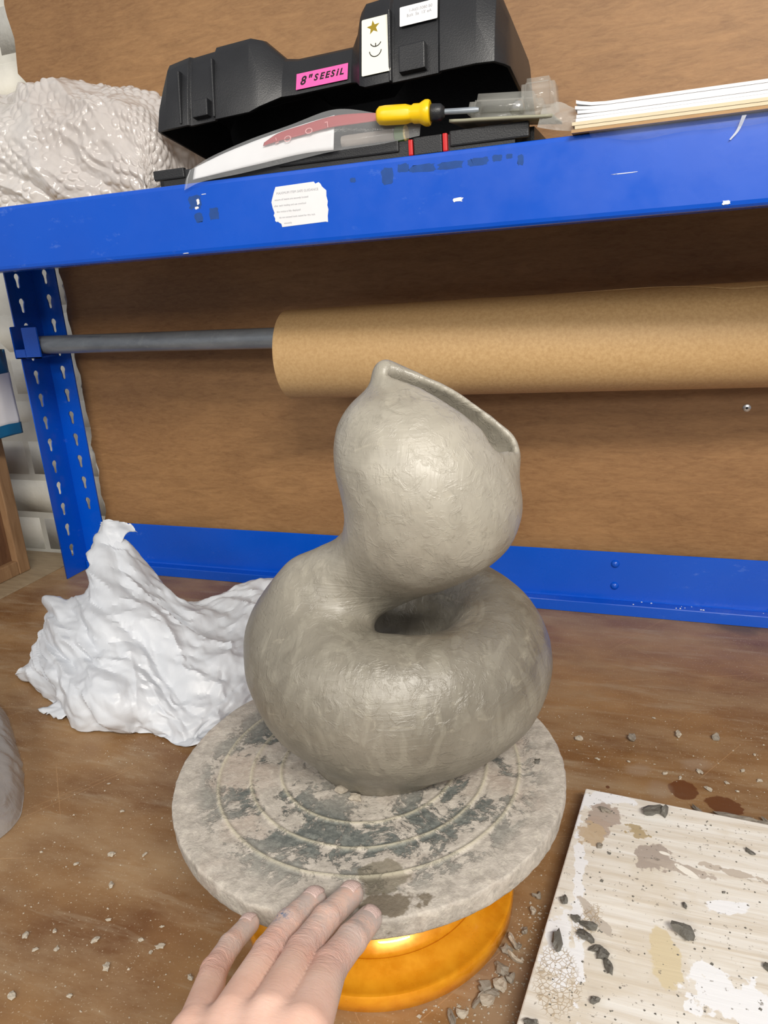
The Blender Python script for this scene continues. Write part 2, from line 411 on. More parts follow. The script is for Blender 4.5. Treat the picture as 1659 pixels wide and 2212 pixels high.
def m_slab():
    m = Mat('slip smeared white tile')
    st = m.noise(14, 5, .6, m.mapv((.5, 9, 1), rot=(0, 0, .12)), .5); st2 = m.noise(26, 5, .6, m.mapv((.4, 8, 1), rot=(0, 0, .05)), .3)
    n1 = m.noise(16, 4); sp = m.noise(240, 3, .6)
    c = m.mix(m.step(st, .35, .65), lin(236, 233, 226), lin(214, 204, 188))
    c = m.mix(m.step(st2, .5, .72, 0, .75), c, lin(240, 237, 229))
    c = m.mix(m.step(n1, .54, .62, 0, .55), c, lin(214, 203, 184))
    for cc, rr, rot, amp in (((.147, .04), (.004, .10), .09, 1.0), ((.141, -.03), (.010, .03), .1, .7), ((.155, .125), (.012, .012), .1, .5), ((.235, -.035), (.014, .02), 0, .7), ((.262, -.045), (.02, .02), 0, .8), ((.25, .035), (.014, .006), .2, .6), ((.165, .132), (.02, .007), 0, .4)):
        c = m.mix(m.blob(cc, rr, rot, amp * 1.5 + .2, 90, .06), c, lin(240, 241, 243))
    for cc, rr, rot, amp, col in (((.162, .108), (.0125, .015), .2, .40, (176, 160, 148)), ((.158, .092), (.009, .012), .2, .5, (182, 164, 150)), ((.153, .082), (.0095, .013), -.3, .5, (194, 172, 142)),
                                  ((.20, .07), (.0125, .016), -.5, .5, (168, 155, 145)), ((.22, .064), (.02, .005), -.1, .6, (184, 172, 160)),
                                  ((.208, -.018), (.0095, .0235), .15, .25, (215, 200, 165)), ((.188, .095), (.010, .006), -.3, .8, (178, 158, 120)),
                                  ((.252, .07), (.02, .0035), -.1, .8, (192, 180, 166)), ((.163, .0), (.004, .02), .7, .7, (190, 180, 168))):
        c = m.mix(m.math('MULTIPLY', m.blob(cc, rr, rot, amp * 1.6 + .2, 110, .06), .9), c, lin(*col))
    for cc, rr, rot in (((.2235, .062), (.0028, .009), 1.0), ((.208, .0765), (.004, .0016), -.2)):
        c = m.mix(m.blob(cc, rr, rot, .3, 90, .05), c, lin(240, 236, 226))
    # dried foam texture
    fo = m.math('MULTIPLY', m.math('MAXIMUM', m.blob((.143, -.055), (.014, .026), .1, .3, 60, .1), m.blob((.158, -.005), (.007, .018), -.3, .3, 60, .1)), m.step(m.vor(330, 'DISTANCE_TO_EDGE'), .10, .03))
    c = m.mix(m.math('MULTIPLY', fo, .75), c, lin(178, 158, 128))
    c = m.mix(m.step(sp, .64, .70, 0, .75), c, lin(128, 120, 110))
    return m.set(c, .55, m.bump(m.math('ADD', st, fo), .3, .0012))
def m_skin():
    m = Mat('skin dusted with clay')
    n1 = m.noise(45, 4); red = attr(m, 'red'); dust = attr(m, 'dust')
    c = m.mix(m.step(n1, .35, .7), lin(222, 184, 164), lin(238, 204, 186))
    c = m.mix(m.math('MULTIPLY', red, .55), c, lin(216, 152, 134))
    dn = m.math('MULTIPLY', dust, m.step(m.noise(90, 5, .7), .36, .56, .35, 1))
    c = m.mix(dn, c, lin(186, 172, 165))
    c = m.mix(m.math('MULTIPLY', attr(m, 'blue'), m.step(m.noise(420, 4, .7), .5, .56)), c, lin(96, 118, 146))
    cr = m.noise(240, 4, .65, m.mapv((.4, 1.5, 1.5)), 1.0)
    h = m.math('MULTIPLY', cr, m.math('MULTIPLY_ADD', attr(m, 'crease'), .85, .16))
    n = m.bump(h, .7, .0012); n = m.bump(m.noise(700, 3, .6), .12, .0004, n)
    m.b.inputs['Subsurface Weight'].default_value = .12; m.b.inputs['Subsurface Radius'].default_value = (.008, .004, .002)
    m.b.inputs['Subsurface Scale'].default_value = .5
    return m.set(c, .55, n)
def m_bagwhite():
    m = Mat('white thin plastic'); 
    f = m.noise(60, 5, .7, dist=1.4)
    c = m.mix(m.noise(20, 3), lin(192, 196, 202), lin(214, 217, 222))
    return m.set(c, m.step(f, .3, .7, .3, .5), m.bump(f, .18, .002))
def m_film(name, rgb, alpha, rough=.12, sheen=.6, bs=.5, scale=45):
    m = Mat(name); c = lin(*rgb)
    f = m.noise(scale, 5, .65, dist=1.2)
    return m.set(m.mix(f, c, tuple(x * .9 for x in c[:3]) + (1,)), rough, m.bump(f, bs, .002), Alpha=alpha, Specular_IOR_Level=sheen)
def m_kraft():
    m = Mat('kraft paper'); a = m.noise(260, 4, .7); b = m.noise(10, 3, vec=m.mapv((.4, 1, 1)))
    c = m.mix(m.step(a, .35, .65), lin(186, 150, 101), lin(203, 168, 119)); c = m.mix(m.step(b, .4, .7, 0, .3), c, lin(178, 141, 94))
    return m.set(c, .62, m.bump(a, .08, .0006))
def m_black():
    m = Mat('black grained plastic'); a = m.noise(900, 2)
    return m.set(m.mix(m.noise(30, 3), lin(24, 25, 28), lin(38, 39, 42)), .42, m.bump(a, .35, .0006))
def m_orange():
    m = Mat('orange hammered enamel'); a = m.noise(60, 4, .6)
    c = m.mix(m.step(a, .3, .7), lin(222, 138, 14), lin(242, 166, 34))
    c = m.mix(m.step(m.noise(38, 5, .8), .66, .72, 0, .5), c, lin(214, 178, 130))
    return m.set(c, m.step(a, .3, .7, .22, .36), m.bump(m.noise(40, 3), .08, .001), Metallic=.25, Coat_Weight=.3)
def m_brick():
    m = Mat('white painted brick'); a = m.noise(22, 5, .6); b = m.noise(5, 3)
    c = m.mix(m.step(a, .35, .7), lin(222, 219, 208), lin(236, 234, 226)); c = m.mix(m.step(b, .45, .65, 0, .5), c, lin(226, 218, 192))
    return m.set(c, .6, m.bump(a, .5, .004))
def m_steel():
    m = Mat('dull steel tube'); a = m.noise(30, 5, .7, m.mapv((.3, 1, 1)))
    c = m.mix(m.step(a, .35, .7), lin(120, 128, 136), lin(158, 165, 172)); c = m.mix(m.step(m.noise(60, 5, .7), .6, .72, 0, .4), c, lin(180, 185, 188))
    return m.set(c, .33, None, Metallic=.25)
def m_wood(name, a_, b_, sc_=(14, 14, 2)):
    m = Mat(name); g = m.noise(6, 6, .6, m.mapv(sc_), 1.0)
    return m.set(m.mix(m.step(g, .3, .7), lin(*a_), lin(*b_)), .55, m.bump(g, .1, .001))

PLY = m_plywood(); WORK = m_worktop(); BLUE = m_blue(); CLAY = m_clay(); WHEEL = m_wheel(); SLAB = m_slab(); SKIN = m_skin()
BAGW = m_bagwhite(); KRAFT = m_kraft(); BLACK = m_black(); ORANGE = m_orange(); BRICK = m_brick(); STEEL = m_steel()
CLEAR = m_film('clear crinkled film', (232, 234, 236), .20); POLY = m_film('milky polythene', (186, 184, 182), .62, .14, 1.0, .6)
BUBBLE = m_film('bubble wrap film', (226, 221, 218), .66, .05, 1.0, .12, 60)
PAPER = simple('white paper', (228, 228, 230), .6, .03); CREAM = simple('cream paper', (214, 200, 170), .65, .05)
CARD = simple('brown card', (176, 140, 98), .7, .12, 120); CHIP = simple('chipboard', (176, 148, 104), .7, .25, 260)
INK = simple('black ink', (22, 20, 22), .5, .0); GREY_INK = simple('grey print', (165, 166, 170), .6, .0); PINK = simple('pink tape', (240, 96, 170), .5, .05)
STAR = simple('olive gold foil', (150, 128, 30), .35, .1); RED = simple('red plastic', (200, 26, 30), .35, .1); YELLOW = simple('yellow plastic', (240, 196, 10), .32, .06)
REDP = simple('red print', (158, 16, 26), .4, .05); WHITE_INK = simple('pale print', (220, 150, 150), .6, .0)
GREEN = simple('green plastic', (92, 130, 70), .4, .1); DARKSCRAP = simple('damp clay scrap', (98, 95, 88), .55, .3, 200, .4)
PALESCRAP = simple('dry clay scrap', (176, 166, 150), .8, .2, 200, .4); WETSCRAP = simple('half dry clay shaving', (140, 132, 120), .65, .25, 180, .4)
MORTAR = simple('painted mortar', (214, 212, 202), .8, .1, 60, .3); RESIDUE = simple('old tape residue', (24, 70, 140), .75, .25, 160)
PACKB = simple('blue packet print', (20, 96, 140), .45, .15, 40); BROWNINK = simple('brown ink', (110, 60, 50), .6, 0)
WOODL = m_wood('light timber', (128, 96, 66), (160, 126, 92)); WOODD = m_wood('inner timber', (92, 62, 42), (122, 88, 62)); STRIP = m_wood('grey timber edge', (140, 122, 98), (166, 148, 120), (3, 20, 3))
NAIL = simple('dusty fingernail', (204, 178, 170), .5, .16, 260, .5); CHROME = simple('zinc screw', (200, 200, 200), .25, .05, 80, 0, Metallic=.9)
OLIVE = simple('olive card', (150, 148, 128), .5, .15, 80); FLOORM = simple('grey floor', (120, 118, 114), .7, .1, 20)

# ---------------------------------------------------------------- setting
f = box('floor', (-3, -6, -.92), (3, .66, -.90), FLOORM, None, 0); tag(f, kind='structure')
wall = box('wall_back', (-1.6, .615, -.90), (1.6, .66, 1.3), MORTAR, None, 0); tag(wall, kind='structure')
bh, bw, mj = .065, .215, .010
brick_meshes = []
for i in range(4):
    bm = bmesh.new(); bmesh.ops.create_cube(bm, size=1)
    for v in bm.verts: v.co = Vector((v.co.x * (bw), v.co.y * .02, v.co.z * bh))
    bmesh.ops.bevel(bm, geom=bm.edges[:], offset=.0015, segments=2, affect='EDGES')
    for v in bm.verts: v.co.y += rnd.uniform(-.0008, .0008); v.co.z += rnd.uniform(-.0006, .0006)
    me = bpy.data.meshes.new('brick'); bm.to_mesh(me); bm.free(); me.materials.append(BRICK)
    me.polygons.foreach_set('use_smooth', [True] * len(me.polygons)); brick_meshes.append(me)
for r in range(15):
    for c in range(5):
        o = bpy.data.objects.new('brick', brick_meshes[(r * 3 + c) % 4]); COL.objects.link(o); o.parent = wall
        o.location = (-1.47 + c * (bw + mj) + (.112 if r % 2 else 0), .6245 + rnd.uniform(-.0006, .0006), -.005 + r * (bh + mj) + bh / 2)

# plywood back board with ragged left edge
ply_V = []; N = 90
edge = [(-.704 + .0025 * math.sin(i * 1.3) + rnd.uniform(-.0022, .0022) - (.008 if i > 60 else 0), -.12 + 1.32 * i / N) for i in range(N + 1)]
outl = edge + [(1.5, 1.2), (1.5, -.12)]
Mw = Matrix(((1, 0, 0, 0), (0, 0, -1, .572), (0, 1, 0, 0), (0, 0, 0, 1)))
V, Fc = poly_slab(outl, .012, Mw)
ply = mesh('plywood_board', V, Fc, PLY); tag(ply, 'large brown plywood board fixed to the white brick wall behind the rack', 'board')
scr = lathe('screw', [(.0001, .0018), (.0022, .0018), (.0046, .0009), (.0049, 0)], CHROME, ply, 20, (.2918, .560, .2766)); scr.rotation_euler = (math.radians(90), 0, 0)
scr2 = lathe('screw_recess', [(.0001, .0022), (.0015, .0022), (.0016, .0018)], INK, scr, 8)
# flaky plaster line beside the board
E1 = [(.0, 0)]
pv = []
for i in range(70):
    z = i / 69 * .62; pv.append((-.711 + .002 * math.sin(i * 2.1) + rnd.uniform(-.002, .002), .574 - rnd.uniform(0, .006), z + .0))
Vp = []; Fp = []
for i, p in enumerate(pv):
    Vp += [(p[0] - .012, .597, p[2]), (p[0] - .002, p[1], p[2]), (p[0] + .010, .573, p[2])]
    if i: 
        a = (i - 1) * 3; Fp += [(a, a + 3, a + 4, a + 1), (a + 1, a + 4, a + 5, a + 2)]
pl = mesh('plaster_edge', Vp, Fp, BRICK, wall)

# ---------------------------------------------------------------- worktop
wt = empty('worktop', (0, 0, 0)); tag(wt, 'brown hardboard worktop, dusty and scratched, under the turntable', 'worktop')
box('board', (-.795, -.30, -.018), (1.0, .548, 0), WORK, wt, .001)
box('edge_strip', (-1.25, -.30, -.018), (-.7955, .590, .001), STRIP, wt, .001)['label'] = 'paler timber strip along the left edge'

# ---------------------------------------------------------------- rack
rack = empty('shelving_rack', (0, 0, 0)); tag(rack, 'blue metal shelving rack with slotted upright, beams and chipboard shelf', 'rack')
def keyhole(cx, cz, s=1.0):
    p = []
    for k in range(11):
        a = math.radians(-40 + 260 * k / 10); p.append((cx + .0052 * s * math.cos(a), cz + .0052 * s * math.sin(a)))
    p += [(cx - .0030 * s, cz - .008), (cx - .0030 * s, cz - .0135)]
    for k in range(1, 5):
        a = math.radians(180 + 180 * k / 5); p.append((cx + .0030 * s * math.cos(a), cz - .0135 + .0030 * s * math.sin(a)))
    p += [(cx + .0030 * s, cz - .0135), (cx + .0030 * s, cz - .008)]
    return p
up = empty('upright', (0, 0, 0)); up.parent = rack
# side flange: plane X = -.74 (u = Y, v = Z)
Ms = Matrix(((0, 0, 1, -.741), (1, 0, 0, 0), (0, 1, 0, 0), (0, 0, 0, 1)))
holes = [keyhole(.5055, .0515 + .0367 * k) for k in range(13)]
flat_shape('side_flange', [(.4825, .0015), (.5385, .0015), (.5385, .544), (.4825, .544)], holes, .002, BLUE, up, Ms)
Mf = Matrix(((1, 0, 0, 0), (0, 0, -1, .5385), (0, 1, 0, 0), (0, 0, 0, 1)))
holes = [keyhole(-.7165, .126 + .037 * k) for k in range(11)]
flat_shape('back_flange', [(-.742, .0015), (-.695, .0015), (-.695, .544), (-.742, .544)], holes, .002, BLUE, up, Mf)
# pipe bracket on the upright
br = empty('pipe_bracket', (0, 0, 0)); br.parent = rack
bm = bmesh.new()
def addbox(bm, lo, hi):
    r = bmesh.ops.create_cube(bm, size=1)['verts']
    for v in r: v.co = Vector([(lo[i] + hi[i]) / 2 + v.co[i] * (hi[i] - lo[i]) for i in range(3)])
addbox(bm, (-.7400, .4700, .3720), (-.7375, .520, .4200)); addbox(bm, (-.7375, .4700, .3720), (-.688, .503, .3750)); addbox(bm, (-.7375, .4700, .3720), (-.7170, .4725, .3860)); addbox(bm, (-.7180, .4700, .3720), (-.6880, .4725, .4180)); addbox(bm, (-.7375, .5035, .3720), (-.704, .5060, .398))
bmesh.ops.bevel(bm, geom=bm.edges[:], offset=.0009, segments=2, affect='EDGES')
bmobj('bracket_plate', bm, BLUE, br)

def beam(name, x0, x1, prof, mat):
    n = len(prof); V = [(x0, y, z) for y, z in prof] + [(x1, y, z) for y, z in prof]
    Fc = [(i, (i + 1) % n, n + (i + 1) % n, n + i) for i in range(n)] + [tuple(range(n))[::-1], tuple(range(n, 2 * n))]
    o = mesh(name, V, Fc, mat, rack)
    return o
fb = beam('beam', -.765, 1.2, [(.251, .5530), (.2503, .5536), (.2495, .5530), (.2488, .5500), (.2488, .4935), (.2495, .4905), (.2510, .4888), (.2530, .4882), (.2800, .4882), (.2800, .4897), (.2535, .4897), (.2515, .4915), (.2510, .4940), (.2510, .5440), (.2660, .5440), (.2660, .5455), (.2512, .5455)], BLUE)
fb['label'] = 'front blue beam of the upper shelf, with torn sticker'
rb = beam('beam', -.7385, 1.2, [(.5480, .0846), (.5465, .0850), (.5455, .0840), (.5450, .0180), (.5435, .0165), (.5300, .0160), (.5295, .0150), (.5295, .0005), (.5480, .0005)], BLUE)
rb['label'] = 'rear blue beam resting at the back of the worktop'
for z in (.0686, .0367):
    r = lathe('rivet', [(.0001, .0040), (.0030, .0034), (.0050, .0016), (.0056, 0)], BLUE, rb, 20, (.1462, .5452, z)); r.rotation_euler = (math.radians(90), 0, 0)
box('shelf_board', (-.765, .2525, .5455), (1.2, .545, .5500), CHIP, rack, .0005)

# sticker on the front beam (torn, illegible print)
def on_beam(x, z, y=.2488): return Matrix(((1, 0, 0, x), (0, 0, -1, y), (0, 1, 0, z), (0, 0, 0, 1)))
st = [(-.1553, .5413), (-.116, .5421), (-.1146, .5402), (-.1112, .5412), (-.1094, .5396), (-.1082, .5372), (-.1068, .5359), (-.1042, .5336), (-.1046, .5290), (-.1036, .5242), (-.1044, .521), (-.1036, .5173), (-.1048, .512), (-.1050, .5067), (-.1075, .5072), (-.1523, .5061), (-.1529, .5090), (-.1546, .5099), (-.1562, .5112), (-.1578, .5110), (-.1591, .5120), (-.1588, .5143), (-.1601, .5170), (-.1589, .5190), (-.1603, .5235), (-.1611, .5285), (-.1603, .5306), (-.1575, .5370)]
geo = [poly_slab(st, .00025, on_beam(0, 0)) + (0,)]
for k, (s, dx, sz, op) in enumerate((('MAXIMUM ITEM SAFE GUIDANCE', .0055, .0029, 1), ('ensure all beams are securely located', .003, .0023, 1), ('after each loading and use overload', .002, .0023, 1), ('this notice is fitly displayed', .004, .0023, 1), ('do not exceed loads stated for this rack', .006, .0023, 1), ('unevenly', .0105, .0023, 1))):
    v, f_ = text_geo(s, sz, on_beam(-.1605 + dx, .5346 - k * .0052, .2485)); geo.append((v, f_, 1))
V, Fc, mi = join_geo(geo); s_ = mesh('sticker', V, Fc, None, fb, mats=[PAPER, GREY_INK], midx=mi); s_['label'] = 'torn white paper sticker with faint grey print'
# old tape residue and chips on the beam
def ragged(cx, cz, w, h, n=26, j=.25, seed=0):
    r = random.Random(seed); return [(cx + w / 2 * math.copysign(abs(math.cos(a)) ** .4, math.cos(a)) * (1 - j * r.random()), cz + h / 2 * math.copysign(abs(math.sin(a)) ** .4, math.sin(a)) * (1 - j * r.random())) for a in [2 * math.pi * k / n for k in range(n)]]
geo = []
for k, (cx, cz, w, h) in enumerate(((-.045, .5395, .013, .015), (-.030, .5445, .012, .008), (-.012, .5425, .026, .0072), (.013, .5422, .026, .0072), (.037, .5425, .020, .0070), (.053, .5435, .009, .006), (.063, .5438, .006, .004), (.0725, .540, .006, .009), (-.0775, .5395, .006, .0045), (-.244, .5365, .016, .0145), (-.2245, .524, .012, .0125), (-.242, .522, .010, .010))):
    geo.append(poly_slab(ragged(cx, cz, w, h, 26, .3, k + 3), .00008, on_beam(0, 0)) + (0,))
V, Fc, mi = join_geo(geo); tr = mesh('tape_residue', V, Fc, RESIDUE, fb); tr['kind'] = 'stuff'
geo = []
for k, (cx, cz, w, h) in enumerate(((.0178, .5145, .0115, .0042), (.231, .4928, .0065, .004), (-.2405, .5362, .004, .006), (-.243, .531, .005, .003), (-.233, .5425, .006, .0008), (.155, .5215, .022, .0007), (-.262, .4905, .008, .0008))):
    geo.append(poly_slab(ragged(cx, cz, w, h, 18, .45, k + 40), .00022, on_beam(0, 0)) + (0,))
V, Fc, mi = join_geo(geo); pc = mesh('paint_chip', V, Fc, PAPER, fb); pc['kind'] = 'stuff'

# ---------------------------------------------------------------- pipe and paper roll
pd = Vector((1, -.066, -.004)); p0 = Vector((-.7000, .4870, .3905)); L = .57; d = pd.normalized()
pipe = tube('steel_pipe', [p0 + d * t for t in (0, .002, .3, .5, L)], [.0128, .0135, .0135, .0135, .0135], STEEL, None, 40)
# hollow mouth
tag(pipe, 'dull grey steel pipe carrying the paper roll, resting in a blue bracket', 'pipe')
roll = empty('paper_roll', (0, 0, 0)); tag(roll, 'long roll of brown kraft paper hanging on the steel pipe', 'paper roll')
ra = Vector((-.2470, .4250, .3700)); rbv = Vector((.60, .4800, .3725)); rd = (rbv - ra).normalized()
ru = Vector((0, 0, 1)); rs = rd.cross(ru).normalized(); ru = rs.cross(rd)
def rollmesh(R0, R1, t0, t1, n, name, a0=0, a1=2 * math.pi, th=0.0):
    V = []; Fc = []
    for t in (t0, t1):
        for k in range(n + 1):
            a = a0 + (a1 - a0) * k / n; rr = R0 + (R1 - R0) * k / n
            V.append(tuple(ra + rd * t + rs * (rr * math.cos(a)) + ru * (rr * math.sin(a))))
    m_ = n + 1
    for k in range(n): Fc.append((k, k + 1, m_ + k + 1, m_ + k))
    return V, Fc
V = []; Fc = []
Rr = .0545; n = 96
prof = [(.0490, 0.0), (.0490, .860), (.0535, .860), (Rr, .858), (Rr, .001), (.0540, 0.0), (.0490, 0.0)]
for (r, t) in prof:
    for k in range(n):
        a = 2 * math.pi * k / n; V.append(tuple(ra + rd * t + rs * (r * math.cos(a)) + ru * (r * math.sin(a))))
for i in range(len(prof) - 1):
    for k in range(n): Fc.append((i * n + k, i * n + (k + 1) % n, (i + 1) * n + (k + 1) % n, (i + 1) * n + k))
o = mesh('wound_paper', V, Fc, KRAFT, roll, True); o.data.set_sharp_from_angle(angle=math.radians(50))
# outer torn sheet wrapped over the back and top, with a ragged edge running along the front
V = []; Fc = []; NT = 140; NA = 36
for i in range(NT + 1):
    t = .0005 + .857 * i / NT; s = t
    aedge = 1.78 + .03 * math.sin(t * 9) + .015 * math.sin(t * 47) - .62 * min(1, max(0, (t - .36) / .14)) ** 1.4 + rnd.uniform(-.006, .006)
    for k in range(NA + 1):
        a = 4.4 + (aedge - 4.4) * k / NA; rr = Rr + .0004 + (.0007 if k == NA else 0)
        V.append(tuple(ra + rd * t - rs * (rr * math.cos(a)) * -1 + ru * (rr * math.sin(a))))
    if i:
        for k in range(NA): b = (i - 1) * (NA + 1) + k; Fc.append((b, b + NA + 1, b + NA + 2, b + 1))
# rs points towards -Y (viewer); mirror so the sheet covers the wall side
V = [tuple(Vector(v)) for v in V]
ol = mesh('outer_sheet', V, Fc, KRAFT, roll, True); so = ol.modifiers.new('s', 'SOLIDIFY'); so.thickness = .0005; so.offset = 1

# ---------------------------------------------------------------- left: crate and packet
cr = empty('wooden_box', (-.845, 0, 0)); tag(cr, 'brown wooden box with recessed side, at left edge beside the upright', 'box')
box('back_stile', (-.022, .484, .0012), (0, .508, .250), WOODL, cr, .002); box('front_stile', (-.022, .28, .0012), (0, .304, .250), WOODL, cr, .002)
box('bottom_rail', (-.022, .304, .0012), (-.001, .484, .026), WOODL, cr, .002); box('top_rail', (-.022, .304, .226), (-.001, .484, .250), WOODL, cr, .002)
box('side_panel', (-.020, .304, .026), (-.013, .484, .226), WOODD, cr, .0005)
box('back_board', (-.24, .496, .0012), (-.022, .508, .250), WOODD, cr, .001); box('front_board', (-.24, .28, .0012), (-.022, .292, .250), WOODD, cr, .001)
box('lid', (-.24, .292, .240), (-.022, .496, .249), WOODL, cr, .001)
pk = empty('packet', (-.83, .47, .2515)); tag(pk, 'blue and white packet with torn top, on the wooden box at far left', 'packet')
def wobble(V, a, s, seed=0):
    V = np.array(V); return V + np.stack([vnoise(V, s, seed + i) for i in range(3)], 1) * a
def packet_shell(x0, x1, z0, z1, mat, name, torn=False, eps=0):
    V = []; Fc = []; prm = [(x0, -.03), (x1, -.03), (x1 + .002, .0), (x1, .03), (x0, .03), (x0 - .002, 0)]
    pts = []
    for i in range(6):
        a = prm[i]; b = prm[(i + 1) % 6]
        for k in range(6): pts.append((a[0] + (b[0] - a[0]) * k / 6, a[1] + (b[1] - a[1]) * k / 6))
    n = len(pts); rows = 8
    for r in range(rows + 1):
        for j, (x, y) in enumerate(pts):
            z = z0 + (z1 - z0) * r / rows
            if torn and r == rows: z += -.010 + .014 * vnoise(np.array([x, y, 0.3]), 90, 4) + (-.022 if x > .034 else 0)
            k_ = 1 + eps; V.append((x * 1 + (.0006 * eps if x > 0 else -.0006 * eps), y * k_, z))
    for r in range(rows):
        for j in range(n): Fc.append((r * n + j, r * n + (j + 1) % n, (r + 1) * n + (j + 1) % n, (r + 1) * n + j))
    Fc.append(tuple(range(n))[::-1])
    return mesh(name, wobble(V, .0012, 40), Fc, mat, pk, True)
packet_shell(-.06, .042, .012, .098, PAPER, 'white_side'); packet_shell(-.06, .043, 0, .018, PACKB, 'blue_base', False, .02)
packet_shell(-.06, .040, .092, .140, PACKB, 'torn_top', True, .02)
v, f_ = text_geo('lux', .014, Matrix(((1, 0, 0, .003), (0, 0, -1, -.0325), (0, 1, 0, .101), (0, 0, 0, 1)))); mesh('printed_text', v, f_, PAPER, pk)
v, f_ = text_geo('a.m', .007, Matrix(((1, 0, 0, .012), (0, 0, -1, -.0325), (0, 1, 0, .078), (0, 0, 0, 1)))); mesh('printed_text', v, f_, BROWNINK, pk)

# ---------------------------------------------------------------- turntable
tt = empty('banding_wheel', (0, 0, 0)); tag(tt, 'round clay-caked banding wheel on an orange base, in the middle of the worktop', 'turntable')
base_prof = [(.1005, 0.0), (.1030, .002), (.1034, .0125), (.1026, .0146), (.1005, .0152), (.0985, .0145), (.090, .0175), (.0835, .0215), (.0815, .0222), (.0800, .0212), (.0770, .0222), (.0700, .031), (.0590, .044), (.0470, .055), (.0360, .063), (.0300, .068), (.0270, .076), (.0260, .088), (.0260, .0995)]
lathe('base', base_prof, ORANGE, tt, 128)
ND, NR = 480, 150
rr = np.concatenate([np.linspace(.0, .128, NR - 30), np.linspace(.129, .1395, 30)])
th = np.arange(ND) * 2 * np.pi / ND
RR, TH = np.meshgrid(rr[1:], th, indexing='ij')
ridge = sum(np.exp(-((RR - r0) / .0011) ** 2) for r0 in (.0640, .0857, .1088))
groove = sum(np.exp(-((RR - r0 - s * .0028) / .0012) ** 2) for r0 in (.0640, .0857, .1088) for s in (-1, 1))
XX = RR * np.cos(TH); YY = RR * np.sin(TH); P3 = np.stack([XX, YY, 0 * XX], -1)
cake = fbm(P3, 60, 4, 3) * .00045 + np.maximum(0, fbm(P3, 40, 4, 8)) * .0005
ZZ = .1170 + cake * (1 - .6 * ridge) + ridge * .0011 - groove * .0004 - np.clip((RR - .134) / .0055, 0, 1) ** 2 * .0006
# side wall rows
rows = [(.1402, .1156), (.1405, .1140), (.1404, .1100), (.1402, .1060), (.1398, .1030), (.1388, .1013), (.1360, .1005)]
Vs = [np.stack([XX, YY, ZZ], -1).reshape(-1, 3)]
for r, z in rows:
    q = np.stack([np.cos(th), np.sin(th), 0 * th], 1); w = fbm(q * np.array([1, 1, 1]) + [0, 0, z * 9], 30, 4, 5) * .0005
    Vs.append(np.stack([(r + w) * np.cos(th), (r + w) * np.sin(th), np.full(ND, z) + w * .3], 1))
V = np.concatenate(Vs + [np.array([[0, 0, .1168], [0, 0, .1005]])]); nr = NR - 1 + len(rows)
i, j = np.meshgrid(np.arange(nr - 1), np.arange(ND), indexing='ij'); j2 = (j + 1) % ND
Fq = np.stack([i * ND + j, (i + 1) * ND + j, (i + 1) * ND + j2, i * ND + j2], -1).reshape(-1, 4).tolist()
Fq += [(nr * ND, k, (k + 1) % ND) for k in range(ND)] + [((nr - 1) * ND + (k + 1) % ND, (nr - 1) * ND + k, nr * ND + 1) for k in range(ND)]
disc = mesh('wheel_head', V, Fq, WHEEL, tt, True)
rad = np.hypot(V[:, 0], V[:, 1]); ang = np.arctan2(V[:, 1], V[:, 0])
bare = np.clip(.45 + .75 * np.exp(-((rad - .078) / .026) ** 2) - np.clip((rad - .118) / .02, 0, .4), 0, 1); bare[V[:, 2] < .1155] = .15
add_attr(disc, 'bare', bare); add_attr(disc, 'ridge', np.concatenate([np.clip(ridge.ravel(), 0, 1) * .75, np.zeros(len(V) - ridge.size)]))

